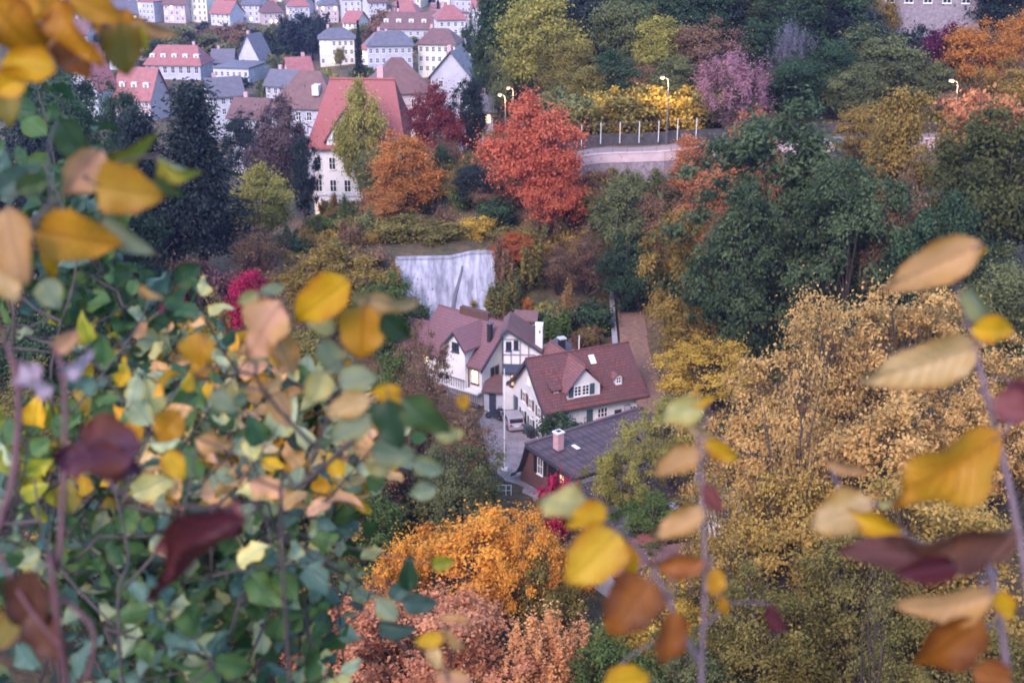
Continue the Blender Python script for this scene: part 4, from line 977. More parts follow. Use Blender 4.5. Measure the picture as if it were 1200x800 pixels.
# ------------------------------------------------------------------ path wall, road walls, fence, lamps
def road_z(x): return float(np.interp(x, [q[0] for q in road_v[2::5]], [q[2] for q in road_v[2::5]]))
def wall_along(name, label, pts, h, th, mat, cap=None, cat='wall', sink=.8, level=None):
    o = empty(name, (0, 0, 0)); tag(o, label, cat)
    m = MB(); cp = MB()
    P = []
    for a, b in zip(pts[:-1], pts[1:]):
        n = max(1, int(math.hypot(b[0] - a[0], b[1] - a[1]) / 2))
        P += [Vector((a[0] + (b[0] - a[0]) * k / n, a[1] + (b[1] - a[1]) * k / n, 0)) for k in range(n)]
    P.append(Vector((*pts[-1], 0)))
    zs = heights([(q.x, q.y) for q in P]) if level is None else [level(q.x) for q in P]
    for i in range(len(P) - 1):
        d = (P[i+1] - P[i]).normalized(); s = Vector((d.y, -d.x, 0)) * th / 2
        z0, z1 = zs[i], zs[i+1]
        A0, A1, B0, B1 = P[i] + s, P[i] - s, P[i+1] + s, P[i+1] - s
        m.add([(A0.x, A0.y, z0 - sink), (B0.x, B0.y, z1 - sink), (B1.x, B1.y, z1 - sink), (A1.x, A1.y, z0 - sink), (A0.x, A0.y, z0 + h), (B0.x, B0.y, z1 + h), (B1.x, B1.y, z1 + h), (A1.x, A1.y, z0 + h)],
              [(4,5,6,7),(0,1,5,4),(2,3,7,6)] + ([(3,0,4,7)] if i == 0 else []) + ([(1,2,6,5)] if i == len(P) - 2 else []))
        if cap:
            e = s * 1.25
            MB().add([(*(P[i] + e).xy, z0 + h + .003), (*(P[i+1] + e).xy, z1 + h + .003), (*(P[i+1] - e).xy, z1 + h + .003), (*(P[i] - e).xy, z0 + h + .003), (*(P[i] + e).xy, z0 + h + .13), (*(P[i+1] + e).xy, z1 + h + .13), (*(P[i+1] - e).xy, z1 + h + .13), (*(P[i] - e).xy, z0 + h + .13)],
                 [(3,2,1,0),(4,5,6,7),(0,1,5,4),(1,2,6,5),(2,3,7,6),(3,0,4,7)]).build('cap_stone', M[cap], o)
    m.build('masonry', M[mat], o)
    return o
wall_along('path_wall', 'purplish stone parapet along the leaf covered path', [(12.5, 153), (12.0, 144), (11.75, 134), (11.75, 122), (12.0, 114)], .9, .5, 'stone', 'concrete')
wall_along('low_wall', 'low grey stone wall on the bank behind the houses', [(-1.4, 141), (2.5, 139.5), (6.5, 139), (10.6, 141)], .9, .5, 'stone')
wall_along('low_wall', 'upper grey stone wall on the bank behind the houses', [(-1.6, 145.5), (2.5, 143.5), (6, 143)], .7, .5, 'stone')
wall_along('road_parapet', 'road parapet coloured pink as if lamplit on its concrete wall above the central trees', [(9, 166.5), (20, 165.9), (38, 168.2), (58, 171.6), (95, 177)], .6, .5, 'plaster_pink', 'plaster_pink', sink=.55, level=road_z)  # pink plaster colour stands for lamplight caught by the parapet
wall_along('hill_wall', 'dark retaining wall on the uphill side of the road', [(6, 175.2), (20, 173.8), (38, 176.2), (58, 179.8), (95, 185)], 1.6, .6, 'ivy_wall', sink=4, level=road_z)
wall_along('road_wall', 'bluish concrete retaining wall carrying the road above the central trees', [(9, 166.55), (20, 165.95), (38, 168.25), (58, 171.65), (95, 177.05)], -.56, .44, 'stone', sink=9, level=road_z)
# fence of pale posts on the uphill side
fn = empty('road_fence', (0, 0, 0)); tag(fn, 'row of slim pale fence posts along the far side of the road', 'fence')
pm = MB().box(-.04, .04, -.04, .04, -1.0, 1.9).mesh('post', M['white_metal'])
prev = None
for k in range(7):
    t = 9.5 + k * 2.6; y = np.interp(t, [8, 20, 38, 58, 95], [173.9, 173.0, 175.4, 179, 184]); z = road_z(t) + 1.5
    link_mesh('post', pm, fn, (t, y, z))
    if prev: MB().tube([(prev[0], prev[1], prev[2] + 1.7), (t, y, z + 1.7)], .02, 4).build('wire', M['metal'], fn)
    prev = (t, y, z)
rn = empty('road_railing', (0, 0, 0)); tag(rn, 'thin metal railing standing on the road parapet', 'railing')
prev = None; pm = MB().box(-.03, .03, -.03, .03, 0, .75).mesh('baluster', M['metal'])
for k in range(16):
    t = 9.4 + k * 1.9; y = np.interp(t, [8, 20, 38, 58, 95], [166.6, 165.9, 168.2, 171.6, 177]); z = road_z(t) + .73
    link_mesh('baluster', pm, rn, (t, y, z))
    if prev: MB().tube([(prev[0], prev[1], prev[2] + .76), (t, y, z + .76)], .025, 4).build('handrail', M['metal'], rn)
    prev = (t, y, z)

M['lamp_glow'] = glow('sodium_lamp', (1.0, 0.62, 0.22), 0.55)
def street_lamp(x, y, h, reach, label, power=260, tint=(1.0, .66, .32), z=None):
    z = ground_z(x, y) if z is None else z
    o = empty('street_lamp', (x, y, z)); tag(o, label, 'street lamp', 'street lamps on the hillside')
    MB().tube([(0, 0, -1), (0, 0, h * .45), (0, 0, h * .9), (reach * .12, 0, h * .97), (reach * .75, 0, h)], [.12, .095, .075, .06, .045], 8).build('post', M['metal'], o, smooth=True)
    hd = MB().prism([(-.16, -.02), (.16, -.02), (.12, .12), (-.12, .12)], reach * .62, reach * 1.15).build('lamp_head', M['metal'], o, loc=(0, 0, h))
    hd2 = MB().prism([(-.2, -.05), (.2, -.05), (.17, -.28), (-.17, -.28)], reach * .64, reach * 1.12).build('lamp_glass', M['lamp_glow'], hd, loc=(0, 0, .02))
    ld = bpy.data.lights.new('lamp_light', 'POINT'); ld.energy = power; ld.color = tint; ld.shadow_soft_size = .25
    lo = bpy.data.objects.new('lamp_light', ld); COL.objects.link(lo); lo.parent = o; lo.location = (reach * .9, -.25, h - .9)
    return o
street_lamp(20.95, 172.6, 9.4, -1.0, 'lit street lamp beside the parapet above the red maple', 420)
street_lamp(59.6, 172.4, 9.2, -1.1, 'lit street lamp at the right among the salmon bushes', 350)
street_lamp(-.9, 178, 9.0, -.9, 'lit street lamp at the wood edge left of the pale olive tree', 300, z=at(590, 112, 178).z - 8.8)
street_lamp(.2, 186, 8.6, -.8, 'farther lit street lamp beside the other at the wood edge', 200, z=at(596, 104, 186).z - 8.4)
street_lamp(-20.9, 160.5, 5.6, -.8, 'short lit lamp below the orange tree near the red roofed house', 150, (1, .72, .2), z=at(405, 270, 160.5).z - 5.4)
street_lamp(-5.0, 160, 4.6, -.6, 'lamp half hidden by the lamplit yellow bush', 110, (1, .75, .25), z=at(556, 262, 160).z - 4.3)

# ------------------------------------------------------------------ yard things
def car(label, loc, rz, paint):
    o = empty('parked_car', loc, rz); tag(o, label, 'car')      # nose towards +Y
    b = MB()
    b.prism([(-2.0, .28), (2.0, .28), (2.05, .6), (1.95, .82), (1.1, .95), (.55, 1.42), (-1.35, 1.46), (-1.9, 1.02), (-2.05, .75)], -.83, .83, 'x')
    bo = b.build('body', M[paint], o)
    MB().box(-.68, .68, -1.93, -1.6, 1.0, 1.36).build('rear_window', M['glass'], o).rotation_euler = (0, 0, 0)
    for s in (-1, 1):
        MB().prism([(.95, 1.0), (.5, 1.38), (-1.25, 1.40), (-1.55, 1.02)], s * .80, s * .845, 'x').build('side_window', M['glass'], o)
        MB().box(s * .60 - .13, s * .60 + .13, -2.09, -1.98, .72, .92).build('tail_light', glow_tail, o)
        for y in (-1.25, 1.3):
            w_ = MB(); w_.tube([(s * .66, y, .31), (s * .86, y, .31)], .31, 14); wh = w_.build('wheel', M['black'], o)
            MB().tube([(s * .855, y, .31), (s * .875, y, .31)], .19, 10).build('rim', M['metal'], wh)
    MB().box(-.78, .78, -2.13, -1.98, .3, .55).build('bumper', M[paint], o)
    MB().box(-.26, .26, -2.10, -2.06, .62, .74).build('number_plate', M['white_paint'], o)
    MB().box(-.7, .7, .6, 1.0, 1.05, 1.3).build('windscreen', M['glass'], o)
    return o
glow_tail = plain('tail_lamp_red', (0.35, 0.02, 0.02), .3, .1, 3)
M['silver'] = plain('silver_car_paint', (0.36, 0.33, 0.36), .3, .04, 2, metal=.3)
car('silver hatchback parked beside the white wall seen from behind', (.0, 122.6, .14), R(14), 'silver')
def motorbike(loc, rz, label):
    o = empty('parked_motorbike', loc, rz); tag(o, label, 'motorbike', 'motorbikes parked by the lean-to')
    for y in (-.65, .7):
        w_ = MB(); w_.tube([(-.06, y, .31), (.06, y, .31)], .31, 14); wh = w_.build('wheel', M['black'], o); MB().tube([(-.07, y, .31), (.07, y, .31)], .12, 8).build('hub', M['metal'], wh)
    MB().prism([(-.5, .4), (.35, .35), (.5, .8), (.15, .95), (-.1, .78), (-.7, .85)], -.14, .14).build('body', M['timber'], o)
    MB().prism([(-.75, .84), (-.1, .79), (-.12, .9), (-.7, .97)], -.12, .12).build('seat', M['black'], o)
    MB().tube([(0, .7, .31), (0, .45, 1.0)], .04).build('fork', M['metal'], o); MB().tube([(-.36, .38, 1.02), (.36, .38, 1.02)], .02).build('handlebar', M['black'], o)
    MB().tube([(0, .56, .86), (0, .66, .86)], .1, 8).build('headlight', M['white_metal'], o)
    return o
motorbike((-1.9, 124.0, .14), R(60), 'dark motorbike parked nearest the lean-to')
motorbike((-1.1, 124.7, .14), R(40), 'dark motorbike parked next to the silver car')
for k, (bx, by, cc_, lb) in enumerate([(1.55, 120.2, 'teal', 'green wheeled dustbin by the white gable wall'), (1.95, 119.3, 'black', 'black wheeled dustbin by the white gable wall')]):
    o = empty('dustbin', (bx, by, .13), R(24)); tag(o, lb, 'dustbin')
    MB().add([(-.24,-.26,.08),(.24,-.26,.08),(.24,.26,.08),(-.24,.26,.08),(-.3,-.34,.98),(.3,-.34,.98),(.3,.34,.98),(-.3,.34,.98)], [(3,2,1,0),(4,5,6,7),(0,1,5,4),(1,2,6,5),(2,3,7,6),(3,0,4,7)]).build('body', M[cc_], o)
    MB().prism([(-.38, .985), (.38, .985), (.36, 1.05), (-.3, 1.1)], -.33, .33).build('lid', M[cc_], o)
    for s_ in (-1, 1): MB().tube([(s_ * .27, .28, .1), (s_ * .33, .28, .1)], .1, 10).build('wheel', M['black'], o)
fp = empty('flag_pole', (-.72, 111.8, 0)); tag(fp, 'tall thin white pole standing in the grey yard', 'pole')
MB().tube([(0, 0, -.3), (0, 0, 10.6)], [.06, .04], 8).build('shaft', M['white_metal'], fp); MB().box(-.3, .3, -.3, .3, -.2, .35).build('base', M['white_paint'], fp)
rl = empty('yard_railing', (0, 0, 0)); tag(rl, 'white metal railing at the near edge of the yard', 'railing')
prev = None
for k, (px, py) in enumerate([(566, 551), (575, 549.5), (584, 548), (593, 547), (599, 553)]):
    g = at(px, py + 8, 106.3); z = .15
    MB().tube([(g.x, g.y, z - .4), (g.x, g.y, z + 1.1)], .05).build('post', M['white_metal'], rl)
    if prev:
        for hh in (.55, 1.08): MB().tube([(prev.x, prev.y, z + hh), (g.x, g.y, z + hh)], .03, 5).build('rail', M['white_metal'], rl)
    prev = g
gl = empty('garden_lamp', (4.55, 113.6, 0)); tag(gl, 'small white globe lamp on a post by the dark bush', 'lamp')
MB().tube([(0, 0, -.3), (0, 0, 2.3)], .04).build('post', M['metal'], gl)
import bmesh
bm = bmesh.new(); bmesh.ops.create_icosphere(bm, subdivisions=2, radius=.2); me = bpy.data.meshes.new('globe'); bm.to_mesh(me); bm.free(); me.materials.append(M['white_paint']); me.polygons.foreach_set('use_smooth', [True] * len(me.polygons))
link_mesh('globe', me, gl, (0, 0, 2.45))

# ------------------------------------------------------------------ the red roofed villa and its neighbours
G = empty('villa', (-24.5, 200, 1.5), R(-4)); tag(G, 'white villa with steep bright red roof and white front gable', 'villa')
MB().box(-7.2, 7.2, 0, 12, -3, 12.4).build('wall', M['plaster'], G)
m = MB(); m.add([(-8, -.8, 12.2), (8, -.8, 12.2), (8, 12.8, 12.2), (-8, 12.8, 12.2), (-5.0, 6, 22.0), (5.4, 6, 22.0), (-8, -.8, 11.9), (8, -.8, 11.9), (8, 12.8, 11.9), (-8, 12.8, 11.9)], [(0,1,5,4),(1,2,5),(2,3,4,5),(3,0,4),(0,6,7,1),(1,7,8,2),(2,8,9,3),(3,9,6,0),(9,8,7,6)])
rf = m.build('roof', M['roof_scarlet'], G)
MB().tube([(-5, 6, 22), (5.4, 6, 22)], .25).build('ridge_tile', M['roof_scarlet'], rf)
fg = MB().prism([(-4.6, 12.3), (.8, 12.3), (.8, 13.6), (-1.9, 17.6), (-4.6, 13.6)], -.5, 5, 'y').build('front_gable', M['plaster'], G)
MB().strip([(-5.1, 13.2), (-1.9, 18.0), (1.3, 13.2)], .25, -.9, 5.2, 'y').build('gable_roof', M['roof_scarlet'], fg)
for x in (-3.2, -1.9, -.6): window(fg, (x, -.5, 14.0), 0, .9, 1.5).name = 'gable_window'
beams(fg, [(-4.3, 13.4, .5, 13.4, .2), (-2.6, 14.9, -2.6, 16.4, .2), (-1.2, 14.9, -1.2, 16.4, .2)], 'grey_timber', at_=-.53)
for r_ in range(3):
    for c_ in range(6): window(G, (-6.3 + c_ * 2.3, 0, 2.4 + r_ * 3.6), 0, 1.1, 2.0, glass='lit_soft' if (r_ == 0 and c_ < 2) else 'glass', frame='white_paint')
for r_ in range(3):
    for c_ in range(3): window(G, (-7.2, 2 + c_ * 3.5, 2.4 + r_ * 3.6), WEST, 1.1, 2.0)
MB().box(-7.35, 7.35, -.15, 12.15, 4.3, 4.6).build('string_course', M['plaster_grey'], G)
c = MB().box(2.6, 3.6, 6, 7, 21, 24).build('chimney', M['brick_pink'], G)
side = MB().prism([(8.4, 12), (10.8, 12), (10.8, 14.5), (9.6, 16), (8.4, 14.5)], 2, 6, 'y').build('side_bay', M['plaster'], G)
n1 = gable_house('villa_neighbour', 'white house with wide plum roof just left of the bright red roof', tuple(at(358, 172, 232)), R(-8), 12, 10, 7.0, 13.0, 'town_white_hazed', 'roof_brown', hip=4, base=-6)
for x in (-5, -3, -1, 1, 3): window(n1, (x, 0, 5.6), 0, 1.0, 1.6)
nd = MB().box(1.5, 2.7, .8, 3, 9.2, 11).build('dormer', M['plaster'], n1)
n2 = gable_house('villa_neighbour', 'house with dark red tent roof behind the bright red roof', tuple(at(470, 150, 240)), R(10), 12, 11, 6.5, 12.4, 'plaster_pink', 'roof_brown', hip=5, base=-8)
for x in (-5, -2.5, 0, 2.5, 5): window(n2, (x, 0, 4.6), 0, 1.0, 1.6)
gb = gable_house('hill_building', 'grey block at the top right above the plum creeper', tuple(at(1085, 24, 214)), R(-6), 17, 9, 5.0, 5.7, 'stone', 'roof_slate', hip=2, base=-9)
for x in (-6, -3, 0, 3, 6): window(gb, (x, 0, 3.4), 0, 1.4, 1.4)
sal = gable_house('garden_house', 'narrow salmon coloured house glimpsed between the two pines', tuple(at(218, 292, 190)), R(5), 4.2, 6, 6.4, 9, 'plaster_pink', 'roof_slate')
window(sal, (0, 0, 2.6), 0, 1.9, 1.9, glass='lit_soft', label='salmon lit window between the pines'); window(sal, (0, 0, 5.0), 0, 1.2, 1.2)

# ------------------------------------------------------------------ the town
def town_house(label, px, py_base, Y, wpx, eave, ridge, dy, wall, roof, rz, rows, cols, lit=(), hip=0.0, flat=False, group=None, name='town_house', wv=(1.0, 1.5), cat='house', side=True, dormers=0):
    p = at(px, py_base, Y); wx = wpx * mpp(Y, py_base)
    p.z = min(p.z, 40)
    if flat:
        o = empty(name, p, rz); tag(o, label, cat, group)
        MB().box(-wx/2, wx/2, 0, dy, -8, eave).build('wall', M[wall], o)
        MB().box(-wx/2 - .2, wx/2 + .2, -.2, dy + .2, eave + .003, eave + .5).build('roof', M[roof], o)
    else:
        o = gable_house(name, label, p, rz, wx, dy, eave, ridge, wall, roof, hip=hip, over=.6, group=group, cat=cat, base=-8)
    for r_ in range(rows):
        z = eave - 1.5 - r_ * (eave - .6) / max(rows, 1)
        for c_ in range(cols):
            x = -wx/2 + wx * (c_ + .5) / cols
            window(o, (x, 0, z), 0, *wv, glass='lit' if (r_, c_) in lit else 'glass')
        if side:
            for c_ in range(2):
                for fx, rr in ((-wx/2, WEST), (wx/2, EAST)): window(o, (fx, dy * (c_ + .5) / 2, z), rr, *wv)
    if not flat and Y < 640:
        cx = wx * (.28 if int(px) % 2 else -.24); MB().box(cx - .4, cx + .4, dy * .55, dy * .55 + .8, ridge - 1.8, ridge + 1.0).build('chimney', M['brick_pink'], o)
    for k in range(dormers):
        x = -wx/2 + wx * (k + .5) / dormers; yy = dy * .16; zz = eave + (ridge - eave) * .33
        d_ = MB().box(x - .8, x + .8, yy, yy + 2.2, zz - .6, zz + 1.3).build('dormer', M['plaster'], o)
        window(d_, (x, yy, zz + .4), 0, .9, 1.2).name = 'dormer_window'
    return o
town_house('long white town house with red mansard roof and a row of dormers', 205, 108, 410, 66, 8.5, 14, 12, 'town_white_hazed', 'roof_rust', R(-6), 2, 7, hip=2.5, dormers=5, wv=(1.3, 2.2))
town_house('white town house with tall pointed gable front', 312, 88, 420, 24, 6, 13, 8, 'town_white_hazed', 'roof_slate', R(64), 1, 2)
town_house('small white house with rounded pale gable right of the red mansard roof', 262, 92, 425, 24, 5.5, 9, 8, 'town_white_hazed', 'roof_slate', R(4), 2, 3)
town_house('long low grey blue flat roofed hall in the town', 272, 104, 400, 44, 6, 6, 16, 'plaster_grey', 'roof_slate', R(-12), 1, 6, flat=True)
town_house('church like house with red roof and white gables at the left', 158, 150, 335, 46, 8, 15, 10, 'plaster_pink', 'roof_rust', R(-14), 2, 5, dormers=3)
town_house('house with steep red roof and pale side gable behind the orange leaf', 128, 140, 335, 28, 9, 19, 10, 'town_white_hazed', 'roof_rust', R(60), 2, 2)
town_house('white tower block at the upper right edge of the town', 573, 34, 520, 34, 15, 15, 12, 'cream', 'roof_slate', R(4), 5, 4, flat=True, name='tower_block', cat='apartment block')
town_house('white facade with many lit windows near the middle of the town', 396, 78, 430, 40, 9, 12, 10, 'cream', 'roof_slate', R(8), 3, 6, lit=((0,0),(0,1),(1,0),(1,1),(2,1),(2,2)), hip=3)
town_house('long bluish glass fronted hall at the top left of the town', 168, 22, 600, 78, 9, 9, 20, 'plaster_grey', 'roof_slate', R(3), 3, 14, flat=True, wv=(1.6, 2.2), cat='hall', name='town_hall')
town_house('white town house with pink side wing left of the spruce', 355, 116, 330, 26, 6.5, 10, 9, 'plaster_pink', 'roof_rust', R(20), 2, 3)
town_house('grey roofed house just behind the plum roofed neighbour', 328, 126, 312, 34, 5.5, 8.5, 8, 'town_white_hazed', 'roof_slate', R(-18), 2, 4)
town_house('grey slate roofed house right of the dark pine top', 268, 138, 305, 38, 5.5, 9, 8, 'plaster_grey', 'roof_slate', R(24), 2, 4)
town_house('pale house low behind the dark pine', 290, 172, 255, 40, 6, 9, 9, 'town_white_hazed', 'roof_brown', R(-10), 2, 4)
town_house('large white apartment house with long dark red roof right of the spruce', 482, 66, 440, 74, 9, 14, 12, 'town_white_hazed', 'roof_brown', R(-4), 3, 9, hip=3, cat='apartment block', dormers=5)
town_house('white apartment house below the long dark red roof', 458, 90, 380, 52, 9, 12.5, 11, 'town_white_hazed', 'roof_slate', R(6), 3, 7, hip=3, cat='apartment block')
town_house('pale apartment house right of the white one in the town centre', 512, 88, 385, 44, 9, 13, 11, 'cream', 'roof_brown', R(-9), 3, 6, hip=3, cat='apartment block')
town_house('white gable house behind the two yews', 560, 130, 260, 34, 7, 12, 9, 'town_white_hazed', 'roof_slate', R(70), 2, 2)
town_house('small lit white house left of the red maple', 572, 160, 214, 12, 4.5, 6.5, 5, 'town_white_hazed', 'roof_slate', R(10), 1, 1, lit=((0, 0),), side=False)
walls = [('town_white_hazed', 'white'), ('cream', 'cream'), ('plaster_grey', 'grey'), ('plaster_pink', 'pinkish')]
roofs = [('roof_slate', 'slate'), ('roof_brown', 'dark red'), ('roof_rust', 'brick red')]
rt = random.Random(5)
combo = [(a, b, c, d) for d in (2, 3, 4) for b in roofs for a in walls for c in ('gabled', 'hipped', 'flat topped')]
rt.shuffle(combo)
ci = 0
def belt(px, Y): return 170 < px < 385 and 425 < Y < 550
storey = {5: 'five storey', 2: 'two storey', 3: 'three storey', 4: 'four storey'}
for Y, step in ((430, 36), (455, 32), (478, 30), (505, 28), (560, 26), (600, 25), (650, 24), (720, 24)):
    px = 24 + rt.uniform(0, 25)
    while px < 592:
        if not belt(px, Y) and not (Y < 480 and (185 < px < 225 or 375 < px < 420 or 440 < px < 525)) and ci < len(combo):
            (wm, wn_), (rm, rn_), sh_, nf_ = combo[ci]; ci += 1
            wpx = rt.uniform(.65, 1.05) * step; Y0 = Y; Y = Y + rt.uniform(-9, 9)
            gz = -3.0; p0 = Vector((0, 0, 0))
            x = (px - 600) / F * Y * 1.07; gz = ground_z(x, Y)
            dz = CAM_Z - gz; ang = math.atan2(dz, Y) - PITCH; pyb = 400 + F * math.tan(ang)
            e_ = 2.4 * nf_ + .5
            where = 'left part' if px < 250 else ('middle' if px < 420 else 'right part')
            town_house(f'{storey[nf_]} {wn_} {sh_} house with {rn_} roof, {where} of far town', px, pyb, Y, wpx, e_, e_ + rt.uniform(3, 5), rt.uniform(9, 13), wm, rm, R(rt.uniform(-25, 25)), nf_, max(3, int(wpx * mpp(Y) / 2.2)),
                       lit=tuple((rt.randrange(nf_), rt.randrange(4)) for _q in range(rt.choice([0, 1, 2, 4]))), hip=3.0 if sh_ == 'hipped' else 0, flat=sh_ == 'flat topped', side=Y < 500)
            Y = Y0
        px += step * rt.uniform(1.0, 1.55)

# ------------------------------------------------------------------ the evening air
def haze():
    m = bpy.data.materials.new('evening_haze'); m.use_nodes = True
    n, l = m.node_tree.nodes, m.node_tree.links; n.clear()
    o = n.new('ShaderNodeOutputMaterial'); v_ = n.new('ShaderNodeVolumePrincipled')
    v_.inputs['Color'].default_value = (0.42, 0.44, 1.0, 1); v_.inputs['Density'].default_value = HAZE_DENSITY; v_.inputs['Anisotropy'].default_value = 0.0
    l.new(v_.outputs[0], o.inputs['Volume'])
    lo = float(GZ.min()) - 1; hi = float(GZ.max()) + 40
    b = MB().box(float(gx.min()) - 20, float(gx.max()) + 20, float(gy.min()) - 20, float(gy.max()) + 20, lo, hi).build('haze', m)
    tag(b, kind='stuff')
HAZE_DENSITY = 0.00011
haze()
# ------------------------------------------------------------------ the branches close to the viewer
RIGHT = Vector((1, 0, 0)); UPC = Vector((0, math.sin(PITCH), math.cos(PITCH))); TOW = Vector((0, -math.cos(PITCH), math.sin(PITCH)))
def near(px, py, d): return Vector((0, 0, CAM_Z)) - TOW * d + RIGHT * ((px - 600) / F * d) + UPC * ((400 - py) / F * d)

def blade_mat():
    m, n, l, b = new_mat('leaf_blade')
    oi = n.new('ShaderNodeObjectInfo')
    a2 = n.new('ShaderNodeAttribute'); a2.attribute_type = 'OBJECT'; a2.attribute_name = 'tint'
    tc = n.new('ShaderNodeTexCoord'); sp = n.new('ShaderNodeSeparateXYZ'); l.new(tc.outputs['Object'], sp.inputs[0])
    def mth(op, a, b_=None, c=None):
        q = n.new('ShaderNodeMath'); q.operation = op
        for i, v_ in enumerate((a, b_, c)):
            if v_ is None: continue
            if isinstance(v_, (int, float)): q.inputs[i].default_value = v_
            else: l.new(v_, q.inputs[i])
        return q.outputs[0]
    ay = mth('ABSOLUTE', sp.outputs[1])
    # blotches and browned rim: differ from leaf to leaf
    no = n.new('ShaderNodeTexNoise'); no.noise_dimensions = '4D'; no.inputs['Scale'].default_value = 2.6; no.inputs['Detail'].default_value = 5; no.inputs['Roughness'].default_value = .6
    l.new(tc.outputs['Object'], no.inputs['Vector']); l.new(mth('MULTIPLY', oi.outputs['Random'], 50.0), no.inputs['W'])
    rim = mth('MULTIPLY', ay, 1.1)
    s1 = mth('ADD', no.outputs[0], rim)
    mr = n.new('ShaderNodeMapRange'); mr.interpolation_type = 'SMOOTHSTEP'; mr.inputs[1].default_value = .52; mr.inputs[2].default_value = .98; l.new(s1, mr.inputs[0])
    mx = n.new('ShaderNodeMix'); mx.data_type = 'RGBA'; l.new(mr.outputs[0], mx.inputs[0]); l.new(oi.outputs['Color'], mx.inputs[6]); l.new(a2.outputs['Color'], mx.inputs[7])
    # small dark specks
    vo = n.new('ShaderNodeTexNoise'); vo.noise_dimensions = '4D'; vo.inputs['Scale'].default_value = 9; vo.inputs['Detail'].default_value = 2
    l.new(tc.outputs['Object'], vo.inputs['Vector']); l.new(mth('MULTIPLY', oi.outputs['Random'], 91.0), vo.inputs['W'])
    sr = n.new('ShaderNodeMapRange'); sr.inputs[1].default_value = .70; sr.inputs[2].default_value = .78; l.new(vo.outputs[0], sr.inputs[0])
    mk = n.new('ShaderNodeMix'); mk.data_type = 'RGBA'; l.new(mth('MULTIPLY', sr.outputs[0], .7), mk.inputs[0]); l.new(mx.outputs[2], mk.inputs[6]); mk.inputs[7].default_value = (.06, .03, .02, 1)
    ra_ = n.new('ShaderNodeAttribute'); ra_.attribute_type = 'GEOMETRY'; ra_.attribute_name = 'rim'
    rm = n.new('ShaderNodeMapRange'); rm.interpolation_type = 'SMOOTHSTEP'; rm.inputs[1].default_value = 1.12; rm.inputs[2].default_value = 1.5; l.new(mth('ADD', ra_.outputs['Fac'], mth('MULTIPLY', no.outputs[0], .75)), rm.inputs[0])
    mq = n.new('ShaderNodeMix'); mq.data_type = 'RGBA'; l.new(mth('MULTIPLY', rm.outputs[0], .75), mq.inputs[0]); l.new(mk.outputs[2], mq.inputs[6]); hq = n.new('ShaderNodeMix'); hq.data_type = 'RGBA'; hq.blend_type = 'MULTIPLY'; hq.inputs[0].default_value = 1; l.new(a2.outputs['Color'], hq.inputs[6]); hq.inputs[7].default_value = (.55, .36, .26, 1); l.new(hq.outputs[2], mq.inputs[7]); mk = mq
    # veins: side veins run forward from the midrib
    ph = mth('SUBTRACT', mth('MULTIPLY', sp.outputs[0], 9.0), mth('MULTIPLY', ay, 8.0))
    fr = mth('ABSOLUTE', mth('SUBTRACT', mth('FRACT', ph), .5))
    side = n.new('ShaderNodeMapRange'); side.inputs[1].default_value = .0; side.inputs[2].default_value = .13; side.inputs[3].default_value = 1; side.inputs[4].default_value = 0; l.new(fr, side.inputs[0])
    mid = n.new('ShaderNodeMapRange'); mid.inputs[1].default_value = .008; mid.inputs[2].default_value = .026; mid.inputs[3].default_value = 1; mid.inputs[4].default_value = 0; l.new(ay, mid.inputs[0])
    vein = mth('MAXIMUM', mth('MULTIPLY', side.outputs[0], .4), mid.outputs[0])
    mv = n.new('ShaderNodeMix'); mv.data_type = 'RGBA'; l.new(mth('MULTIPLY', vein, .35), mv.inputs[0]); l.new(mk.outputs[2], mv.inputs[6])
    hs = n.new('ShaderNodeHueSaturation'); hs.inputs['Value'].default_value = .55; l.new(mk.outputs[2], hs.inputs['Color']); l.new(hs.outputs[0], mv.inputs[7])
    l.new(mv.outputs[2], b.inputs['Base Color']); b.inputs['Roughness'].default_value = .48; b.inputs['Specular IOR Level'].default_value = .2
    bp = n.new('ShaderNodeBump'); bp.inputs['Strength'].default_value = .5; bp.inputs['Distance'].default_value = .02; bp.invert = True; l.new(vein, bp.inputs['Height']); l.new(bp.outputs[0], b.inputs['Normal'])
    tr = n.new('ShaderNodeBsdfTranslucent'); l.new(mv.outputs[2], tr.inputs[0])
    ms = n.new('ShaderNodeMixShader'); ms.inputs[0].default_value = .28; l.new(b.outputs[0], ms.inputs[1]); l.new(tr.outputs[0], ms.inputs[2]); l.new(ms.outputs[0], n['Material Output'].inputs[0])
    return m
M['blade'] = blade_mat()
M['twig'] = plain('twig_bark', (0.05, 0.034, 0.036), .7, .3, 30)
M['twig_red'] = plain('reddish_twig_bark', (0.085, 0.03, 0.04), .6, .3, 30)
M['twig_pale'] = plain('lilac_grey_twig_bark', (0.15, 0.10, 0.125), .7, .25, 30)

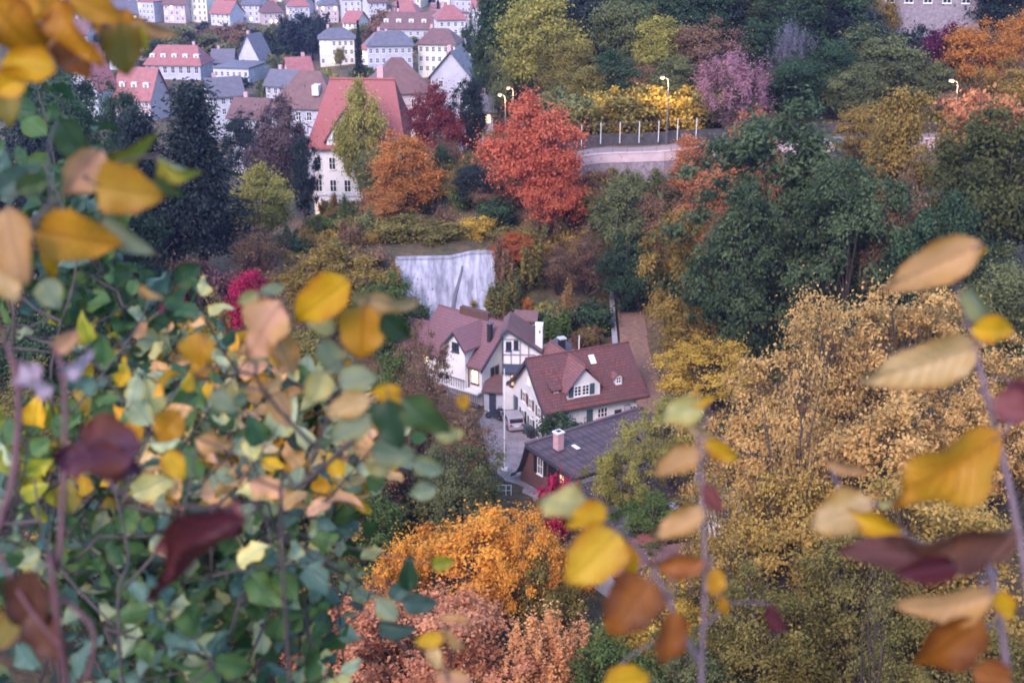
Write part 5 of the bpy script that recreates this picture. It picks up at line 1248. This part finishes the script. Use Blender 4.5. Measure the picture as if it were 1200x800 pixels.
def blade_mesh(seed, width=.62, bend=.25, fold=.25, ripple=.04, curl=0.0, twist=0.0, round_=1.0, nu=9, nv=6, point=1.0, teeth=.05):
    """a leaf of length 1 along +X from its base, bent along its length, folded along the midrib, with a toothed rippled rim"""
    rng = random.Random(seed)
    p1, p2 = rng.uniform(0, 6), rng.uniform(0, 6)
    v, f, rimv = [], [], []
    for i in range(nu + 1):
        u = i / nu
        prof = math.sin(math.pi * min(1, u ** (.78 * round_) )) ** (.72 if round_ >= 1 else .55)
        prof *= (1 - .25 * max(0, u - .7) / .3 * point)
        for j in range(nv + 1):
            s = 2 * j / nv - 1
            hw = width / 2 * max(prof, .012) * (1 + teeth * math.sin(u * 31 + p1) * abs(s) + .04 * math.sin(u * 13 + p2))
            y = s * hw
            z = fold * abs(y) * 1.2 - bend * (u - .15) ** 2 + ripple * abs(s) * math.sin(u * 11 + (p1 if s > 0 else p2)) * (.4 + u)
            if curl:                                   # the rim rolls up
                a = curl * (abs(s)) ; r_ = hw / max(abs(curl), .2)
                y = math.copysign(math.sin(a) * r_, s) if s else 0; z += (1 - math.cos(a)) * r_
            if twist:
                a = twist * (u - .3); y, z = y * math.cos(a) - z * math.sin(a), y * math.sin(a) + z * math.cos(a)
            v.append((u + .02 * math.sin(s * 5 + p2), y, z)); rimv.append(max(abs(s), 2.2 * (u - .55)))
    for i in range(nu):
        for j in range(nv):
            a = i * (nv + 1) + j; f.append((a, a + 1, a + nv + 2, a + nv + 1))
    me = bpy.data.meshes.new('leaf'); me.from_pydata(v, [], f); me.materials.append(M['blade']); me.polygons.foreach_set('use_smooth', [True] * len(f)); at_ = me.attributes.new('rim', 'FLOAT', 'POINT'); at_.data.foreach_set('value', rimv); me.update()
    return me
_r = random.Random(77)
SMALL = [blade_mesh(100 + k, width=_r.uniform(.5, .78), bend=_r.uniform(-.15, .6), fold=_r.uniform(.15, .6), ripple=_r.uniform(.05, .11), nu=8, nv=4, twist=_r.uniform(-.8, .8), teeth=.09) for k in range(14)]
BIG = {'flat': blade_mesh(1, .72, .2, .30, .06), 'round': blade_mesh(2, .92, .22, .18, .06, round_=.8, point=.3), 'bent': blade_mesh(3, .62, .6, .42, .09), 'fold': blade_mesh(4, .7, .3, .9, .06), 'narrow': blade_mesh(5, .42, .4, .6, .06),
       'twist': blade_mesh(6, .7, .35, .3, .08, twist=1.3), 'curl': blade_mesh(7, .85, .3, 0, .08, curl=1.5), 'cup': blade_mesh(8, .8, .4, 0, .08, curl=.85), 'arch': blade_mesh(9, .62, 1.0, .45, .06), 'roll': blade_mesh(10, 1.0, .45, 0, .1, curl=1.75, twist=.35), 'wavy': blade_mesh(11, .8, .35, .25, .19, twist=.25)}

def place_leaf(parent, me, base, xdir, normal, L, Wf, col, tint, label=None):
    x = xdir.normalized(); z = (normal - x * normal.dot(x)).normalized(); y = z.cross(x)
    o = bpy.data.objects.new('leaf', me); COL.objects.link(o)
    m = Matrix((( x.x, y.x, z.x), (x.y, y.y, z.y), (x.z, y.z, z.z))).to_4x4()
    m.translation = base
    o.matrix_world = m @ Matrix.Diagonal((L, L * Wf, L, 1))
    o.parent = parent; o.matrix_parent_inverse = Matrix.Identity(4)
    o.color = (*col, 1); o['tint'] = (*tint, 1.0)
    if label: o['label'] = label
    return o

C_ = dict(amber=((.58,.25,.012),(.36,.12,.01)), orange=((.64,.29,.02),(.66,.36,.03)), peach=((.76,.44,.20),(.60,.31,.07)), cream=((.84,.58,.28),(.68,.40,.10)), pink=((.72,.38,.23),(.74,.43,.15)), ochre=((.50,.28,.025),(.44,.21,.012)), yellow=((.76,.44,.012),(.68,.30,.008)),
          gold=((.74,.45,.03),(.60,.30,.015)), lime=((.34,.36,.04),(.50,.42,.03)), pale=((.58,.56,.24),(.66,.54,.16)), olive=((.30,.25,.05),(.36,.22,.03)), green=((.075,.15,.055),(.10,.17,.04)), deep=((.035,.09,.045),(.05,.10,.03)), sage=((.34,.41,.26),(.42,.44,.17)), blue=((.10,.18,.15),(.08,.15,.10)),
          brown=((.38,.12,.012),(.20,.055,.01)), rust=((.42,.14,.03),(.24,.07,.02)), umber=((.16,.06,.035),(.09,.035,.03)), wine=((.13,.03,.05),(.20,.05,.04)), purple=((.12,.04,.085),(.24,.075,.045)), lilac=((.56,.46,.58),(.44,.30,.40)), redrose=((.36,.12,.12),(.22,.05,.06)), brownpurple=((.22,.09,.085),(.13,.05,.06)))

class Spray:
    """a branch or shrub: stems given as pixel/depth points, leaves hung on them"""
    def __init__(s, name, label, cat, root_px, d, twig='twig', group=None):
        g = near(*root_px, d); y = max(g.y, .7)
        s.root = Vector((g.x, y, ground_z(g.x, y) - .02))
        s.o = empty(name, s.root); tag(s.o, label, cat, group)
        s.m = MB(); s.nodes = []; s.twig = twig; s.inv = Matrix.Translation(-s.root); s.n = 0
    def L(s, q): return Vector(q) - s.root
    def stem(s, pts, r0, r1, ground=False, sides=6):
        P = [near(*q) for q in pts]
        if ground: P = [s.root, s.root.lerp(P[0], .5) + Vector((.0, .02, 0))] + P
        # smooth the line
        Q = []
        for i in range(len(P) - 1):
            a, b, c, d = P[max(i-1, 0)], P[i], P[i+1], P[min(i+2, len(P)-1)]
            for k in range(5):
                t = k / 5; Q.append(.5 * ((2*b) + (c-a)*t + (2*a-5*b+4*c-d)*t*t + (3*b-a-3*c+d)*t**3))
        Q.append(P[-1])
        s.m.tube([s.L(q) for q in Q], [r0 + (r1 - r0) * i / (len(Q) - 1) for i in range(len(Q))], sides)
        s.nodes += Q
        return Q
    def leaf(s, px, py, d, ang, Lpx, Wpx=None, kind='flat', col='peach', roll=0, tilt=0, label=None, back=False, stalk=True):
        a = R(ang); L = Lpx / F * d
        if isinstance(kind, str): roll += random.uniform(-14, 14); tilt += random.uniform(-12, 12)
        x = (RIGHT * math.cos(a) + UPC * math.sin(a)) * math.cos(R(tilt)) + TOW * math.sin(R(tilt))
        nrm = Matrix.Rotation(R(roll), 3, x) @ (TOW - x * TOW.dot(x)).normalized()
        me = BIG[kind] if isinstance(kind, str) else kind
        ctr = near(px, py, d); base = ctr - x * (L * .5)
        wf = 1.0 if Wpx is None else (Wpx / Lpx) / WID.get(kind, .72)
        c1, c2 = C_[col] if isinstance(col, str) else col
        j = random.uniform(.82, 1.14); g_ = .49 if isinstance(kind, str) else .80
        o = place_leaf(s.o, me, s.L(base), x, nrm, L, wf, tuple(v * j * g_ for v in c1), tuple(v * j * g_ for v in c2), label)
        if stalk and s.nodes:
            q = min(s.nodes, key=lambda w: (w - base).length)
            dl = (q - base).length
            mid = (q + base) / 2 - x * min(.012, dl * .3)
            s.m.tube([s.L(q), s.L(mid), s.L(base), s.L(base + x * L * .1)], [.0012, .0009, .0007, .0005], 4)
        s.n += 1
        return o
    def twig_with_leaves(s, px, py, d, ang, length, n, Lpx, cols, rnd, link=True, dslope=0.0, kinds=SMALL):
        a = R(ang); pts = []
        curv = rnd.uniform(-.5, .5)
        x, y, dd = px, py, d
        for k in range(5):
            pts.append((x, y, dd)); aa = a + curv * k / 4
            x += math.cos(aa) * length / 4; y -= math.sin(aa) * length / 4; dd += dslope / 4
        if link and s.nodes:
            p0 = near(*pts[0]); q = min(s.nodes, key=lambda w: (w - p0).length)
            s.m.tube([s.L(q), s.L((q + p0) / 2 + Vector((0, 0, -.01))), s.L(p0)], [.003, .0024, .002], 5)
        keep = list(s.nodes)
        Q = s.stem(pts, .0021, .0008, sides=5)
        s.nodes = Q
        for k in range(n):
            t = (k + .6) / n; i = min(len(Q) - 1, int(t * (len(Q) - 1))); 
            f_ = t * 4; i0 = min(3, int(f_)); w_ = f_ - i0
            bx = pts[i0][0] * (1 - w_) + pts[i0+1][0] * w_; by = pts[i0][1] * (1 - w_) + pts[i0+1][1] * w_; bd = pts[i0][2] * (1 - w_) + pts[i0+1][2] * w_
            la = ang + math.degrees(curv) * t + (1 if k % 2 else -1) * rnd.uniform(30, 75) * (0.25 if k == n - 1 else 1)
            lp = Lpx * rnd.uniform(.7, 1.2)
            ex, ey = bx + math.cos(R(la)) * lp * .62, by - math.sin(R(la)) * lp * .62
            s.leaf(ex, ey, bd + rnd.uniform(-.04, .04), la, lp, None, rnd.choice(kinds), rnd.choice(cols) if not callable(cols) else cols(ex, ey, rnd), roll=rnd.gauss(0, 48) + (180 if rnd.random() < .18 else 0), tilt=rnd.gauss(-10, 34))
        s.nodes = keep + Q[::3]
    def done(s): s.m.build('stem', M[s.twig], s.o, smooth=True)
WID = {'flat': .72, 'round': .92, 'bent': .62, 'fold': .7, 'narrow': .42, 'twist': .7, 'curl': .7, 'cup': .76, 'arch': .62, 'roll': .85, 'wavy': .8}

# ---- the dense left shrub, in four plants
rs = random.Random(21)
EDGE = [(150, 95), (200, 120), (260, 150), (330, 185), (380, 260), (420, 350), (455, 440), (500, 480), (560, 465), (610, 430), (660, 415), (700, 440), (760, 430), (800, 420)]
def edge_x(y): return float(np.interp(y, [e[0] for e in EDGE], [e[1] for e in EDGE]))
def palette(x, y, r):
    if y < 370 and x < 230: return r.choice(['deep', 'deep', 'deep', 'green', 'blue', 'deep', 'deep', 'green'])
    if y > 600:
        if x > 260: return r.choice(['green', 'green', 'sage', 'blue', 'pale', 'deep', 'green', 'sage', 'blue'])
        return r.choice(['blue', 'green', 'green', 'blue', 'sage', 'green', 'blue', 'deep'])
    if x > 150: return r.choice(['sage', 'sage', 'pale', 'green', 'peach', 'gold', 'sage', 'sage', 'cream', 'pale', 'orange', 'peach', 'deep', 'blue', 'pink', 'green'])
    return r.choice(['green', 'sage', 'blue', 'sage', 'deep', 'olive', 'lime', 'green', 'gold'])
def fill(sp, boxes, d0, d1, Lpx, maxn, n=8):
    for (x0, x1, y0, y1, cnt) in boxes:
        for _ in range(cnt):
            if sp.n > maxn: return
            for _t in range(30):
                x, y = rs.uniform(x0, x1), rs.uniform(y0, y1)
                if x < edge_x(y) - 45: break
            else: continue
            d = rs.uniform(d0, d1)
            ang = rs.choice([rs.gauss(55, 30), rs.gauss(20, 30), rs.gauss(120, 30)])
            ln = rs.uniform(95, 150) * Lpx / 38
            for _t in range(12):
                ex_, ey_ = x + math.cos(R(ang)) * ln, y - math.sin(R(ang)) * ln
                if ex_ < edge_x(ey_) + 8: break
                ang = rs.gauss(110, 45); ln *= .93
            sp.twig_with_leaves(x, y, d, ang, ln, n, Lpx, palette, rs, dslope=rs.uniform(-.15, .15))
    return
S1 = Spray('green_shrub', 'dark green shrub filling the upper left beneath the ochre leaf', 'shrub', (40, 800), 2.2)
S1.stem([(60, 700, 2.2), (70, 560, 2.2), (60, 430, 2.2), (90, 300, 2.2), (50, 190, 2.2)], .0036, .0014, ground=True)
S1.stem([(70, 500, 2.2), (150, 400, 2.2), (180, 340, 2.2)], .0022, .0013)
fill(S1, [(-20, 180, 270, 430, 24), (-20, 120, 210, 300, 4)], 2.3, 2.9, 36, 298, 9)
S1.done()
S2 = Spray('green_shrub', 'blue green shrub in the bottom left corner behind the red stems', 'shrub', (120, 800), 1.7)
S2.stem([(140, 760, 1.75), (150, 650, 1.75), (120, 520, 1.75)], .0034, .0014, ground=True); S2.stem([(145, 690, 1.75), (210, 610, 1.75), (230, 520, 1.75)], .0022, .0013); S2.stem([(140, 740, 1.75), (60, 650, 1.75), (40, 560, 1.75)], .0022, .0013)
fill(S2, [(-60, 260, 500, 860, 38)], 1.8, 2.4, 44, 298, 9)
S2.done()
S3 = Spray('green_shrub', 'mottled sage, peach and green shrub left of the small houses', 'shrub', (300, 800), 2.8)
S3.stem([(300, 740, 2.85), (320, 620, 2.85), (300, 500, 2.85), (250, 420, 2.85)], .0034, .0014, ground=True); S3.stem([(315, 640, 2.85), (390, 540, 2.85), (440, 480, 2.85)], .0022, .0013); S3.stem([(310, 560, 2.85), (220, 500, 2.85), (160, 460, 2.85)], .0022, .0012)
fill(S3, [(140, 480, 430, 640, 36)], 2.3, 3.1, 32, 298, 10)
S3.done()
S5 = Spray('green_shrub', 'yellowing shrub whose leaves mix with the large peach leaf', 'shrub', (230, 800), 3.0)
S5.stem([(230, 740, 3.05), (220, 620, 3.05), (260, 500, 3.05), (300, 430, 3.05)], .0034, .0014, ground=True); S5.stem([(235, 560, 3.05), (180, 480, 3.05), (190, 420, 3.05)], .0022, .0012); S5.stem([(245, 530, 3.05), (360, 470, 3.05), (420, 440, 3.05)], .0022, .0012)
fill(S5, [(130, 460, 390, 640, 40)], 2.5, 3.3, 30, 298, 10)
S5.done()
S6 = Spray('green_shrub', 'pale leaved shrub at the fringe towards the twiggy brown trees', 'shrub', (400, 800), 2.6)
S6.stem([(400, 740, 2.65), (380, 640, 2.65), (420, 540, 2.65), (450, 490, 2.65)], .0034, .0014, ground=True); S6.stem([(385, 650, 2.65), (320, 570, 2.65), (310, 510, 2.65)], .0022, .0013)
fill(S6, [(250, 500, 450, 620, 34)], 2.3, 2.9, 31, 298, 10)
S6.done()
S7 = Spray('green_shrub', 'green shrub between the curled red leaf and the bottom edge', 'shrub', (200, 800), 2.2)
S7.stem([(200, 780, 2.3), (190, 690, 2.3), (220, 600, 2.3)], .0034, .0014, ground=True); S7.stem([(195, 720, 2.3), (110, 680, 2.3), (60, 640, 2.3)], .0022, .0013); S7.stem([(195, 740, 2.3), (300, 700, 2.3), (340, 660, 2.3)], .0022, .0013)
fill(S7, [(20, 400, 560, 850, 34)], 1.9, 2.6, 36, 298, 9)
S7.done()
S4 = Spray('green_shrub', 'green shrub at the bottom left of the salmon tree', 'shrub', (340, 800), 2.5)
S4.stem([(350, 780, 2.5), (370, 700, 2.5), (350, 640, 2.5)], .0034, .0014, ground=True); S4.stem([(355, 760, 2.5), (420, 720, 2.5), (440, 670, 2.5)], .0022, .0013); S4.stem([(352, 760, 2.5), (250, 720, 2.5), (240, 660, 2.5)], .0022, .0012)
fill(S4, [(180, 470, 610, 830, 36)], 2.0, 2.8, 33, 298, 10)
S4.leaf(470, 690, 1.7, 50, 34, 26, 'flat', 'blue'); S4.leaf(452, 712, 1.7, 140, 38, 28, 'flat', 'sage'); S4.leaf(492, 706, 1.7, -10, 44, 28, 'flat', 'blue'); S4.leaf(465, 735, 1.7, -10, 46, 22, 'fold', 'blue'); S4.leaf(480, 672, 1.7, 95, 40, 24, 'fold', 'deep'); S4.leaf(519, 659, 1.6, 10, 28, 20, 'flat', 'lime')
S4.done()

# ---- blurred orange leaves hanging into the top left corner
H1 = Spray('hanging_branch', 'blurred branch of orange leaves in the top left corner', 'branch', (-140, 800), 1.05)
H1.stem([(-130, 300, 1.05), (-90, 120, 1.05), (-30, -20, 1.05), (60, -60, 1.05), (140, -40, 1.05)], .0036, .0014, ground=True); H1.stem([(-60, 50, 1.05), (20, 40, 1.05), (60, 20, 1.05)], .003, .0015); H1.stem([(60, -60, 1.05), (110, 20, 1.05), (160, 40, 1.05)], .003, .0012)
for a in [(14, 30, 1.0, -55, 92, 62, 'bent', 'amber', 10, 0), (50, 16, 1.05, -80, 70, 48, 'flat', 'amber', -20, 0), (80, 34, 1.0, -70, 86, 48, 'bent', 'amber', 25, 10), (86, 68, 1.05, -50, 64, 42, 'flat', 'rust', -20, 0), (144, 58, 1.05, -85, 60, 50, 'round', 'olive', 5, 0), (112, 8, 1.0, -25, 66, 40, 'flat', 'orange', 10, 0), (132, 26, 1.05, 10, 56, 34, 'wavy', 'amber', 10, 0), (172, 34, 1.1, -25, 56, 24, 'bent', 'peach', 30, 0),
          (30, 76, 1.0, 170, 72, 48, 'cup', 'yellow', 20, 10), (8, 98, 1.0, 200, 56, 36, 'bent', 'yellow', -20, 0), (8, 124, 1.05, -80, 50, 34, 'flat', 'olive', 0, 0), (36, -4, 1.0, 40, 60, 44, 'wavy', 'orange', 0, 0), (166, 46, 1.1, -60, 32, 18, 'fold', 'lime', 0, 0), (60, 58, 1.1, -100, 48, 30, 'fold', 'pink', 0, 0)]:
    H1.leaf(a[0], a[1], a[2], a[3], a[4], a[5], a[6], a[7], a[8], a[9])
H1.done()
H2 = Spray('leafy_branch', 'branch with a round ochre leaf and orange leaves at the left edge', 'branch', (-60, 800), 1.05)
H2.stem([(-40, 560, 1.05), (-20, 400, 1.05), (10, 300, 1.05), (60, 240, 1.05), (112, 206, 1.05)], .0036, .0014, ground=True); H2.stem([(60, 240, 1.05), (100, 260, 1.05), (120, 270, 1.05)], .0025, .0012); H2.stem([(105, 212, 1.05), (140, 190, 1.05), (186, 182, 1.05)], .0018, .001)
for a in [(97, 203, 1.03, 235, 70, 50, 'flat', 'pink', -25, 0), (150, 223, 1.0, -10, 78, 62, 'round', 'ochre', 4, 0), (153, 182, 1.05, 8, 72, 26, 'arch', 'lime', 50, 0), (209, 196, 1.05, -28, 52, 26, 'fold', 'lime', 30, 0), (200, 215, 1.05, -50, 44, 20, 'fold', 'green', 20, 0), (148, 276, 1.02, -38, 74, 34, 'fold', 'sage', 25, 0),
          (86, 278, .98, -12, 92, 62, 'bent', 'orange', -10, 5), (60, 295, .99, -115, 56, 40, 'bent', 'yellow', 25, 0), (16, 288, .95, -80, 92, 64, 'flat', 'peach', 15, 0), (8, 330, .96, -60, 50, 42, 'round', 'cream', -10, 0), (177, 342, 1.15, -35, 32, 12, 'fold', 'cream', 20, 0), (60, 345, 1.2, -60, 40, 34, 'flat', 'sage', 0, 0), (20, 210, 1.3, 30, 60, 36, 'flat', 'blue', 20, 0), (85, 165, 1.4, -60, 60, 44, 'cup', 'deep', 0, 0), (40, 215, 1.3, 20, 44, 26, 'flat', 'green', 0, 0)]:
    H2.leaf(*a[:10])
H2.done()

# ---- the leaf cluster left of the houses
K = Spray('leafy_branch', 'branch with large yellow, peach and green leaves left of the houses', 'branch', (330, 800), 1.25)
K.stem([(330, 640, 1.3), (352, 570, 1.28), (385, 490, 1.25), (410, 430, 1.22), (440, 372, 1.2), (432, 352, 1.2)], .0026, .0012, ground=True); K.stem([(352, 570, 1.28), (420, 510, 1.22), (455, 470, 1.2), (452, 462, 1.2)], .003, .0012); K.stem([(370, 525, 1.27), (300, 440, 1.22), (330, 370, 1.22)], .0026, .0012); K.stem([(300, 440, 1.22), (250, 430, 1.2), (228, 440, 1.2)], .002, .001); K.stem([(455, 470, 1.2), (510, 480, 1.2), (543, 470, 1.2)], .0009, .0006)
for a in [(376, 352, 1.15, 215, 86, 52, 'flat', 'yellow', 5, 0), (452, 358, 1.18, -18, 76, 34, 'bent', 'cream', 20, 0), (425, 390, 1.17, -95, 66, 58, 'round', 'orange', 0, 0), (464, 383, 1.16, -40, 46, 30, 'fold', 'deep', 10, 0), (308, 386, 1.14, 235, 78, 58, 'wavy', 'pink', 10, 0), (334, 414, 1.15, -65, 64, 34, 'bent', 'peach', -15, 0), (233, 416, 1.2, -95, 56, 42, 'wavy', 'orange', 0, 0),
          (454, 462, 1.15, 165, 38, 26, 'flat', 'yellow', 0, 0), (460, 497, 1.13, -80, 62, 48, 'flat', 'deep', 12, 0), (496, 487, 1.12, -42, 66, 42, 'bent', 'green', 18, 0), (528, 509, 1.2, -5, 36, 22, 'wavy', 'pale', 10, 0), (543, 471, 1.2, -70, 20, 16, 'flat', 'yellow', 0, 0), (405, 476, 1.15, 190, 66, 32, 'bent', 'cream', 10, 0), (412, 502, 1.15, 205, 60, 34, 'flat', 'sage', 15, 0), (462, 530, 1.2, -10, 56, 34, 'flat', 'sage', -10, 0),
          (420, 445, 1.2, 10, 48, 36, 'flat', 'sage', 0, 0), (372, 455, 1.2, -110, 46, 34, 'flat', 'pale', 0, 0), (390, 420, 1.22, -60, 52, 32, 'flat', 'sage', 10, 0), (310, 410, 1.2, 20, 44, 22, 'flat', 'sage', 0, 0), (375, 380, 1.2, 160, 40, 24, 'flat', 'pale', 0, 0), (502, 547, 1.3, -20, 40, 24, 'flat', 'sage', 0, 0), (320, 340, 1.25, 20, 34, 16, 'flat', 'sage', 0, 0), (445, 545, 1.3, -60, 36, 30, 'flat', 'pale', 0, 0), (290, 350, 1.25, -150, 30, 18, 'flat', 'pale', 0, 0), (495, 575, 1.3, 200, 34, 24, 'flat', 'sage', 0, 0),
          (250, 520, 1.3, -20, 44, 26, 'bent', 'peach', 0, 0), (196, 500, 1.3, 230, 46, 38, 'wavy', 'orange', 0, 0), (205, 545, 1.3, -60, 40, 30, 'flat', 'gold', 0, 0), (330, 480, 1.3, -70, 46, 30, 'flat', 'peach', 0, 0), (262, 470, 1.3, -40, 40, 26, 'flat', 'sage', 0, 0)]:
    K.leaf(*a[:10])
# clustered pinkish stalk
K.done()

# ---- dark red stems with lilac, purple and curled red leaves
Rd = Spray('red_stemmed_branch', 'dark red stems with purple leaf, lilac leaves and curled red leaf at lower left', 'branch', (60, 800), .95, twig='twig_red')
Rd.stem([(72, 760, .95), (70, 660, .95), (76, 540, .95), (74, 440, .95), (60, 400, .96)], .0032, .0018, ground=True); Rd.stem([(-10, 640, .95), (15, 560, .95), (22, 460, .95), (8, 400, .95)], .0038, .002); Rd.stem([(72, 760, .95), (20, 690, .95), (-20, 600, .95)], .0018, .0014); Rd.stem([(76, 540, .95), (110, 525, .94), (118, 520, .94)], .0016, .001); Rd.stem([(72, 700, .95), (110, 740, .95), (100, 800, .95)], .0018, .0016); Rd.stem([(120, 560, 1.0), (170, 590, .95), (284, 592, .92)], .0012, .0008)
for a in [(112, 528, .9, -175, 108, 74, 'wavy', 'purple', 10, 0), (132, 542, .9, -25, 70, 48, 'cup', 'purple', -10, 0), (118, 505, .91, 60, 50, 40, 'flat', 'wine', 0, 0), (40, 447, .95, -70, 52, 40, 'wavy', 'lilac', 20, 0), (28, 430, .95, 150, 40, 24, 'flat', 'lilac', -30, 0), (88, 430, .95, 20, 46, 24, 'bent', 'lilac', 40, 0), (78, 400, .95, 40, 36, 22, 'flat', 'pink', 30, 0), (35, 710, .95, -100, 90, 70, 'cup', 'umber', 0, 0), (55, 745, .95, -60, 70, 50, 'flat', 'umber', 10, 0), (12, 735, .98, 60, 60, 40, 'flat', 'olive', 0, 0)]:
    Rd.leaf(*a[:10])
Rd.leaf(224, 648, .88, 212, 150, 66, 'roll', 'wine', roll=25, tilt=5, label='tightly curled dark red leaf'); Rd.leaf(205, 640, .9, 205, 62, 46, 'cup', 'redrose', roll=-25); Rd.leaf(268, 608, .9, 62, 50, 26, 'fold', 'redrose', roll=20)
Rd.done()

# ---- small curled yellow leaves at the bottom
Y1 = Spray('low_twig', 'twig with curled yellow leaves at the bottom centre', 'twig', (520, 800), 1.1)
Y1.stem([(530, 900, 1.15), (525, 800, 1.12), (516, 760, 1.1), (520, 735, 1.1)], .0016, .0008, ground=True)
for a in [(502, 750, 1.1, 185, 44, 20, 'bent', 'gold', 20, 0), (534, 748, 1.1, -50, 40, 14, 'fold', 'cream', 20, 0), (510, 770, 1.1, -70, 36, 18, 'bent', 'cream', 0, 0), (530, 725, 1.1, 170, 44, 9, 'narrow', 'peach', 30, 0), (530, 795, 1.12, 170, 46, 20, 'flat', 'pink', 10, 0)]:
    Y1.leaf(*a[:10])
Y1.done()

# ---- upright twig right of centre
V = Spray('upright_twig', 'upright lilac grey twig with yellow and brown leaves right of centre', 'twig', (826, 800), 1.0, twig='twig_pale')
V.stem([(832, 1000, 1.05), (822, 800, 1.02), (826, 700, 1.0), (824, 600, 1.0), (820, 540, 1.0), (817, 505, 1.0)], .0028, .0012, ground=True)
V.stem([(822, 780, 1.02), (800, 740, 1.0), (782, 700, 1.0), (765, 668, 1.0), (742, 636, 1.0), (718, 615, 1.0), (690, 600, 1.0)], .0024, .001)
for a in [(800, 482, 1.0, 200, 56, 36, 'wavy', 'pale', 10, 0), (822, 468, 1.0, 10, 30, 14, 'fold', 'gold', 10, 0), (822, 508, 1.0, -40, 40, 12, 'narrow', 'cream', 20, 0), (846, 528, .99, -35, 46, 26, 'flat', 'yellow', 10, 0), (793, 541, .98, 200, 64, 32, 'bent', 'peach', 10, 0), (796, 613, .98, 205, 68, 32, 'wavy', 'peach', 10, 0), (836, 584, .99, -60, 42, 20, 'fold', 'redrose', 20, 0),
          (794, 662, .97, 190, 66, 34, 'cup', 'rust', -15, 0), (838, 684, .98, -80, 36, 26, 'flat', 'orange', 0, 0), (848, 710, .98, -70, 26, 14, 'fold', 'orange', 0, 0), (660, 590, .97, 170, 62, 42, 'wavy', 'pale', 10, 0), (688, 604, .96, 195, 52, 32, 'bent', 'yellow', 20, 0), (695, 654, .95, 225, 84, 66, 'round', 'gold', 5, 0), (737, 655, .96, -60, 42, 26, 'fold', 'yellow', 10, 0),
          (738, 711, .95, 232, 82, 66, 'round', 'brown', 8, 0), (784, 750, .95, -95, 74, 42, 'flat', 'rust', -10, 0), (736, 797, .96, 10, 60, 40, 'flat', 'yellow', 0, 0), (712, 620, .97, -20, 26, 9, 'narrow', 'peach', 0, 0)]:
    V.leaf(*a[:10])
V.leaf(912, 726, 1.05, -60, 44, 26, 'curl', 'wine', roll=20, label='small curled dark leaf'); V.leaf(994, 549, 1.1, -15, 56, 16, 'narrow', 'peach', roll=10, stalk=False)
V.done()

# ---- the hanging branch at the right edge
W_ = Spray('leafy_branch', 'branch of peach, yellow and brown leaves at the right edge', 'branch', (1195, 800), 1.0, twig='twig_pale')
W_.stem([(1200, 1000, 1.05), (1182, 800, 1.02), (1165, 690, 1.0), (1150, 640, 1.0)], .0038, .0024, ground=True)
W_.stem([(1220, 800, 1.0), (1200, 660, 1.0), (1176, 540, 1.0), (1150, 440, 1.0), (1136, 380, 1.0), (1112, 320, 1.0)], .0032, .0016)
W_.stem([(1158, 660, 1.0), (1090, 640, 1.0), (1040, 615, 1.0), (990, 580, 1.0), (975, 550, 1.05)], .0016, .0009)
for a in [(1094, 312, .98, 205, 120, 52, 'bent', 'peach', 5, 0), (1138, 295, .98, 8, 50, 20, 'narrow', 'yellow', 20, 0), (1148, 360, .99, -60, 64, 24, 'fold', 'sage', 25, 0), (1166, 386, .98, -5, 58, 34, 'bent', 'yellow', 0, 0), (1087, 427, .96, 200, 132, 58, 'bent', 'cream', 5, 0), (1188, 478, .97, -20, 50, 44, 'flat', 'redrose', 0, 0), (1200, 470, .98, -60, 60, 30, 'flat', 'wine', 0, 0),
          (1112, 553, .94, 218, 150, 78, 'wavy', 'orange', 0, 0), (985, 602, .97, 200, 80, 54, 'wavy', 'cream', 10, 0), (1024, 612, .96, 160, 70, 34, 'flat', 'yellow', -20, 0), (1036, 646, .95, 175, 100, 40, 'bent', 'brownpurple', 25, 0), (1070, 648, .96, 20, 36, 18, 'fold', 'orange', 0, 0), (1128, 640, .92, 195, 140, 66, 'cup', 'umber', -20, 0), (1085, 668, .92, 190, 70, 34, 'fold', 'wine', 20, 0),
          (1116, 712, .93, 200, 104, 44, 'arch', 'peach', 0, 0), (1112, 757, .93, 225, 100, 66, 'cup', 'brown', 10, 0), (1178, 710, .95, -40, 46, 28, 'flat', 'yellow', 0, 0), (1165, 790, .95, -20, 60, 40, 'flat', 'rust', 0, 0), (1040, 590, .97, 10, 24, 10, 'narrow', 'pale', 0, 0)]:
    W_.leaf(*a[:10])
W_.done()
